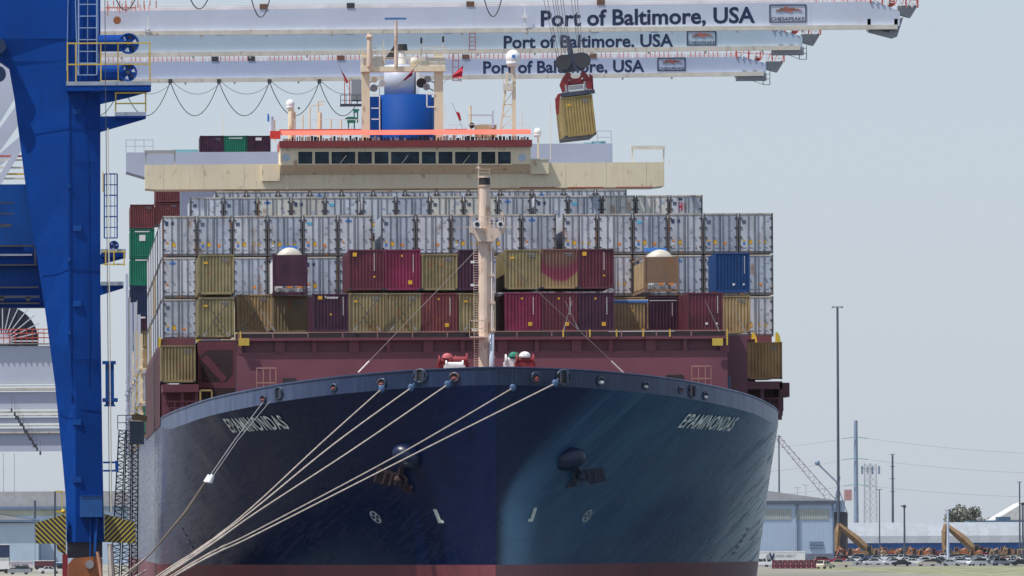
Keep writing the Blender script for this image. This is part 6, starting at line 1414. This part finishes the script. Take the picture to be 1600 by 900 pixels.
# cars -------------------------------------------------------------
def car_proto(style, paint):
    r = bpy.data.objects.new('parked_car' if style != 'pickup' else 'pickup_truck', None); COL.objects.link(r)
    body = {'sedan': [(-2.25, .35), (2.25, .35), (2.3, .7), (2.1, .88), (1.2, .98), (-1.5, 1.0), (-2.2, .92), (-2.3, .6)],
            'suv': [(-2.3, .4), (2.3, .4), (2.35, .8), (2.2, 1.0), (1.3, 1.12), (-2.2, 1.12), (-2.35, .8)],
            'pickup': [(-2.7, .5), (2.6, .5), (2.65, .95), (2.5, 1.1), (1.5, 1.2), (-2.65, 1.2), (-2.7, .8)]}[style]
    cab = {'sedan': [(1.15, .98), (-1.5, 1.0), (-.95, 1.42), (.35, 1.45)], 'suv': [(1.25, 1.12), (-2.15, 1.12), (-1.85, 1.72), (.45, 1.75)], 'pickup': [(1.45, 1.2), (-.7, 1.2), (-.45, 1.8), (.7, 1.83)]}[style]
    b = MB(); b.prism(body, -.88, .88); b.build('body', paint, r)
    b = MB(); b.prism(cab, -.76, .76); gl = b.build('windows', M['carglass'], r)
    xs2 = [q[0] for q in cab[2:]]; zt2 = max(q[1] for q in cab); b = MB(); b.box(min(xs2) - .05, max(xs2) + .05, -.74, .74, zt2 - .05, zt2 + .04)
    b.bar((cab[0][0], -.77, cab[0][1]), (cab[3][0], -.77, cab[3][1]), .1); b.bar((cab[1][0], -.77, cab[1][1]), (cab[2][0], -.77, cab[2][1]), .14); b.bar(((xs2[0] + xs2[1]) / 2, -.77, cab[0][1]), ((xs2[0] + xs2[1]) / 2, -.77, zt2), .1); b.build('roof', paint, r)
    for x in (-1.4, 1.4):
        for y in (-.86, .7): b = MB(); b.cyl((x, y - .02, .34), (x, y + .16, .34), .34, 12); b.build('wheel', M['track'], r)
    for y in (-.6, .6): b = MB(); b.box(2.2, 2.36, y - .15, y + .15, .62, .78); b.build('headlight', M['st_w'], r)
    if style == 'pickup': b = MB(); b.box(-2.6, -.75, -.7, .7, 1.19, 1.205); b.build('load_bed', M['gap'], r)
    return r
CP = {'white': mat('white car paint', (.75, .76, .78), .25, rnd=.04), 'black': mat('black car paint', (.02, .022, .03), .2), 'grey': mat('grey car paint', (.25, .28, .32), .25), 'silver': mat('silver car paint', (.5, .53, .56), .25, metal=.4), 'red': mat('dark red car paint', (.32, .03, .06), .25), 'blue': mat('blue car paint', (.03, .08, .22), .25), 'beige': mat('beige car paint', (.55, .5, .42), .3)}
cpro = {}
def car(style, colr, px, Y, ang, lab, z=2.51):
    k = (style, colr)
    if k not in cpro: cpro[k] = car_proto(style, CP[colr]); o = cpro[k]
    else: o = copy_tree(cpro[k])
    o.location = (G(px, Y) + .005 * 20 * Y / F * 0, Y, z); o.rotation_euler = (0, 0, math.radians(ang)); tag(o, lab, 'car' if style != 'pickup' else 'pickup truck', 'vehicles parked in the yard'); return o
rs = random.Random(11); seq = ['white', 'black', 'white', 'grey', 'white', 'silver', 'black', 'white', 'white', 'blue', 'silver', 'white']
for row, (Y, x0_, x1_, stp) in enumerate(((1960, 1408, 1600, 36), (2040, 1330, 1605, 32), (2130, 1364, 1600, 29), (2225, 1336, 1605, 26), (2330, 1318, 1605, 25), (2450, 1312, 1600, 24))):
    px = x0_; k = 0; rname = ['nearest', 'second', 'third', 'fourth', 'fifth', 'farthest'][row]
    while px < x1_:
        colr = rs.choice(seq) if row else ['black', 'beige', 'silver', 'white', 'grey', 'black', 'white', 'grey', 'black', 'white'][k % 10]; st_ = rs.choice(('sedan', 'sedan', 'suv'))
        car(st_, colr, px, Y + rs.uniform(-6, 6), rs.choice((0, 180)) + rs.uniform(-25, 25), f'{colr} {st_ if st_ != "suv" else "SUV"}, {ORD[k]} from the left in the {rname} row of parked cars'); px += stp * rs.uniform(.85, 1.15); k += 1
car('pickup', 'white', 1188, 1950, 170, 'white pickup left of the maroon barriers by the ship bow', 2.51)
car('suv', 'beige', 1288, 1830, 60, 'beige van at the right end of the maroon barriers', 2.51)
car('suv', 'red', 1286, 2150, 10, 'crimson SUV just right of the maroon barriers'); car('pickup', 'beige', 1312, 1900, 175, 'beige and brown pickup beside the beige van'); car('sedan', 'red', 1313, 2250, 0, 'dark red sedan right of the crimson SUV'); car('sedan', 'black', 1350, 2080, 200, 'black sedan in front of the nearest row')
car('sedan', 'white', 1578, 2020, 30, 'white sedan at the far right below the maroon skip')
# excavators -------------------------------------------------------------
def digger(px, Y, boom_px, paint, lab, ang=0, small=False, name='excavator', s=1.0):
    x = G(px, Y); r = thing(name, (x, Y, 2.51), lab, 'excavator', 'construction machines in the yard'); z = 2.51
    for dy in (-1.3, .7):
        b = MB(); b.prism([(x - 2.2 * s, z + .1), (x - 1.9 * s, z), (x + 1.9 * s, z), (x + 2.2 * s, z + .1), (x + 2.4 * s, z + .5), (x + 2.0 * s, z + .95 * s), (x - 2.0 * s, z + .95 * s), (x - 2.4 * s, z + .5)], Y + dy, Y + dy + .6); b.build('track', M['track'], r)
    b = MB(); b.box(x - 1.3 * s, x + 1.3 * s, Y - .7, Y + .7, z + .5, z + 1.15 * s); b.prism([(x - 1.6 * s, z + 1.15 * s), (x + 2.4 * s, z + 1.15 * s), (x + 2.5 * s, z + 2.0 * s), (x + 2.2 * s, z + 2.4 * s), (x + .2 * s, z + 2.4 * s), (x - 1.6 * s, z + 1.9 * s)], Y - 1.2, Y + 1.3); b.build('body', paint, r)
    b = MB(); b.prism([(x - 1.5 * s, z + 1.3 * s), (x - .2 * s, z + 1.3 * s), (x - .2 * s, z + 3.0 * s), (x - 1.2 * s, z + 3.0 * s)], Y - 1.3, Y - .3); cb_ = b.build('cab', M['carglass'], r); b = MB(); b.box(x - 1.25 * s, x - .1 * s, Y - 1.32, Y - .28, z + 2.98 * s, z + 3.1 * s); b.bar((x - .2 * s, Y - 1.33, z + 1.3 * s), (x - .2 * s, Y - 1.33, z + 3 * s), .14); b.bar((x - 1.5 * s, Y - 1.33, z + 1.3 * s), (x - 1.2 * s, Y - 1.33, z + 3 * s), .14); b.build('cab_roof', paint, cb_)
    P_ = [at(a_, b_, Y) for a_, b_ in boom_px]; w = 1.4 * s if s > 1.1 else .5
    b = MB(); b.tube([P_[0], P_[0].lerp(P_[1], .5) + Vector((0, 0, .3)), P_[1]], [w * .6, w * .75, w * .42], 4); b.build('boom', paint, r)
    b = MB(); b.tube([P_[1] + Vector((.1, 0, .4)), P_[1].lerp(P_[2], .25), P_[2]], [w * .3, w * .62, w * .34], 4); b.build('stick', paint, r)
    b = MB(); m0 = P_[0].lerp(P_[1], .72) + Vector((-.2, -.3, -.2)); b.bar(m0 + Vector((2.5 * s, 0, -2.2 * s)) if False else P_[0].lerp(P_[1], .15) + Vector((-1.0, 0, -.6)), P_[0].lerp(P_[1], .6) + Vector((-.5, 0, -.5)), .3); b.bar(m0, P_[1].lerp(P_[2], .15) + Vector((.4, 0, 0)), .3); b.build('hydraulic_ram', M['sgrey'], r)
    b = MB(); q = P_[2]; b.prism([(q.x - .9 * s, q.z - .2), (q.x - .6 * s, q.z - 1.3 * s), (q.x + .8 * s, q.z - 1.4 * s), (q.x + .9 * s, q.z - .2), (q.x, q.z + .3)], Y - .7, Y + .7); b.build('bucket', M['gap'], r)
    return r
digger(1362, 2600, ((1366, 869), (1310, 820), (1307, 862)), M['dig'], 'large ochre excavator with raised arm beside the warehouse', s=1.25)
digger(1530, 2600, ((1528, 864), (1477, 820), (1475, 862)), M['dig'], 'large ochre excavator with raised arm right of the black street lamp', s=1.25)
mach = [(1332, 2500, M['orange']), (1372, 2520, M['dig']), (1386, 2560, M['orange']), (1422, 2600, M['dig']), (1442, 2500, M['orange']), (1487, 2520, M['dig']), (1522, 2520, M['orange']), (1537, 2600, M['redbrown']), (1560, 2520, M['dig']), (1580, 2560, M['dig']), (1322, 2560, M['orange']), (1344, 2540, M['dig']), (1398, 2600, M['dig']), (1412, 2520, M['orange']), (1432, 2560, M['orange']), (1448, 2600, M['dig']), (1462, 2540, M['redbrown']), (1498, 2560, M['orange']), (1512, 2620, M['dig']), (1548, 2560, M['dig']), (1570, 2620, M['orange']), (1590, 2540, M['orange'])]
mach.sort(key=lambda q: q[0]); cnt = {}
for k, (px, Y, m_) in enumerate(mach):
    f = 1 if k % 2 else -1
    nm_ = "orange" if m_ is M["orange"] else "ochre" if m_ is M["dig"] else "maroon"; cnt[nm_] = cnt.get(nm_, -1) + 1
    digger(px, Y, ((px + 2 * f, 866), (px + 10 * f, 855 + (k % 4) * 2), (px + 15 * f, 869)), m_, f'small {nm_} excavator, {ORD[cnt[nm_]]} from the left of the small {nm_} ones in the low row', s=(.85, 1.05, .95)[k % 3])
for k, px in enumerate((1383, 1552)):
    Y = 2540; x = G(px, Y); r = thing('skip_container', (x, Y, 2.51), ['crimson skip among the orange machines', 'crimson skip near the right excavator'][k], 'skip', 'crimson skips'); b = MB(); z = 2.51; b.prism([(x - 2.6, z), (x + 2.6, z), (x + 3.2, z + 1.6), (x - 3.2, z + 1.6)], Y, Y + 2.2); b.build('body', M['crimson'], r); b = MB(); b.bar((x - 3.2, Y - .05, z + 1.55), (x + 3.2, Y - .05, z + 1.55), .18); b.build('rim', M['crimson'], r)
a, c = at(1566, 888, 2100), at(1578, 870, 2100); r = thing('brown_hut', ((a.x + c.x) / 2, 2100, 2.51), 'square red brown box cabin among the parked cars at right', 'cabin'); b = MB(); b.box(a.x, c.x, 2100, 2102, 2.51, c.z); b.build('wall', M['redbrown'], r); b = MB(); b.box(a.x - .1, c.x + .1, 2099.9, 2102.1, c.z, c.z + .12); b.build('roof', M['orange_tan'], r)
a, c = at(1590, 900, 2000), at(1600, 858, 2000); r = thing('goal_frame', (a.x, 2000, 2.504), 'thin yellowish post frame standing at the right edge of the yard', 'post frame'); b = MB(); b.bar((a.x, 2000, 2.504), (a.x, 2000, c.z), .16); b.bar((c.x + 1, 2000, 2.504), (c.x + 1, 2000, c.z), .16); b.bar((a.x, 2000, c.z), (c.x + 1, 2000, c.z), .16); b.build('frame', mat('dull yellow', (.4, .33, .12), .6), r)

# ------------------------------------------------------------------ background left
WL = 2350.0
wl = thing('warehouse', (G(20, WL), WL, QZ), 'long pale blue warehouse with grey roof behind the blue crane leg', 'warehouse')
a, c = at(-260, 884, WL), at(228, 792, WL); b = MB(); b.box(a.x, c.x, WL, WL + 60, QZ, c.z); b.build('wall', M['hut'], wl)
b = MB(); t = at(30, 768, WL); b.prism([(a.x, c.z - .2), (c.x, c.z - .2), (c.x, t.z), (a.x, t.z)], WL + .2, WL + .4, None); b.face([(a.x, WL - .6, c.z - .1), (c.x, WL - .6, c.z - .1), (c.x, WL + 30, t.z), (a.x, WL + 30, t.z)]); b.build('roof', M['roof'], wl)
b = MB(); b.bar((a.x, WL - .6, c.z - .1), (c.x, WL - .6, c.z - .1), .7); b.build('gutter', mat('blue downpipe', (.12, .18, .28), .6), wl)
b = MB(); wall_box(b, -60, 104, WL - .2, .15, 797, 806); b.build('window_band', M['olivewin'], wl)
b = MB(); v = [at(px, py, WL - 10) for px, py in ((-200, 800), (0, 804), (50, 812), (62, 815), (-200, 815))]; b.prism([(q.x, q.z) for q in v][::-1], WL - 10, WL - .5); b.build('lean_to_roof', M['roof'], wl)
b = MB(); wall_box(b, -200, 62, WL - 10.2, .2, 812, 817); b.build('lean_to_gutter', mat('blue downpipe', (.12, .18, .28), .6), wl)
b = MB(); v0, v1 = at(-200, 884, WL - 9), at(60, 817, WL - 9); b.box(v0.x, v1.x, WL - 9, WL - .6, QZ, v1.z); b.build('lean_to_wall', M['hut'], wl)
for px, py, Y, r, lab in ((5, 708, 2500, .2, 'first thin pole above the left warehouse roof'), (22, 708, 2500, .2, 'second thin pole above the left warehouse roof'), (62.5, 848, 2200, .18, 'thin pole below the hazard striped guard')):
    pole(px, py, Y, r, M['lattice'] if py < 800 else M['pole'], lab, 'pole', 'thin_pole')
rt = thing('dark_cylinder_sign', (G(55, 2200), 2200, QZ), 'dark upright banner on a pole at the left warehouse', 'banner'); b = MB(); p, q = at(54.5, 810, 2200), at(54.5, 782, 2200); b.cyl(p, q, .32, 8); b.build('banner', M['pole'], rt); b = MB(); b.bar((p.x, 2200, QZ), (p.x, 2200, p.z), .12); b.build('post', M['pole'], rt)
def truck(px0, px1, py0, py1, Y, paint, lab, cab=None):
    a, c = at(px0, py1, Y), at(px1, py0, Y); r = thing('box_truck', ((a.x + c.x) / 2, Y, 2.51), lab, 'truck', 'trucks parked by the left warehouse'); b = MB(); b.box(a.x, c.x, Y, Y + 2.5, max(a.z, 3.4), c.z); b.build('box_body', paint, r)
    for k in range(3): b = MB(); xx = lerp(a.x + .6, c.x - .6, k / 2); b.cyl((xx, Y - .02, 3.0), (xx, Y + .3, 3.0), .5, 12); b.build('wheel', M['track'], r)
    b = MB(); b.box(a.x, c.x, Y + .2, Y + 2.2, 2.9, max(a.z, 3.4)); b.build('chassis', M['gap'], r)
    b = MB(); b.bar((a.x, Y - .03, c.z), (c.x, Y - .03, c.z), .16); b.build('top_rail', M['st_w'], r); return r
truck(-20, 14, 872, 900, 1800, M['white'], 'white truck at the bottom left corner'); t_ = truck(15, 51, 877, 900, 1850, mat('pale pink white box', (.66, .60, .66), .5), 'pale box truck with dark lettering at bottom left')
q = at(18, 885.5, 1849.9); text_part('CAW 2088', lambda u, v: (q.x + u * 3.6, 1849.94, q.z + v * .55), 'truck_lettering', M['letter'], t_, .03)
truck(54, 86, 876, 900, 2000, M['maroon'], 'maroon truck beside the pale lettered truck'); truck(88, 105, 879, 900, 2050, mat('teal blue box', (.02, .12, .28), .5), 'dark blue truck just left of the crane bogie')
truck(-30, 15, 851, 871, 2200, M['navy_c'], 'dark navy truck above the white truck at the left edge')
car('sedan', 'white', 77, 1780, 5, 'white car in front of the maroon truck at bottom left', 2.51); car('suv', 'grey', 30, 1750, 175, 'grey SUV in front of the pale lettered truck', 2.51)

# ------------------------------------------------------------------ haze
if HAZE:
    hm = bpy.data.materials.new('haze'); hm.use_nodes = True; N = hm.node_tree.nodes; N.clear(); out = N.new('ShaderNodeOutputMaterial'); pv = N.new('ShaderNodeVolumePrincipled')
    pv.inputs['Color'].default_value = (.86, .92, 1, 1); pv.inputs['Density'].default_value = HAZE; pv.inputs['Anisotropy'].default_value = .3; hm.node_tree.links.new(pv.outputs[0], out.inputs['Volume'])
    b = MB(); b.box(-12600, 12600, -1600, 15100, -5.5, 75); b.build('haze', hm, kind='stuff')
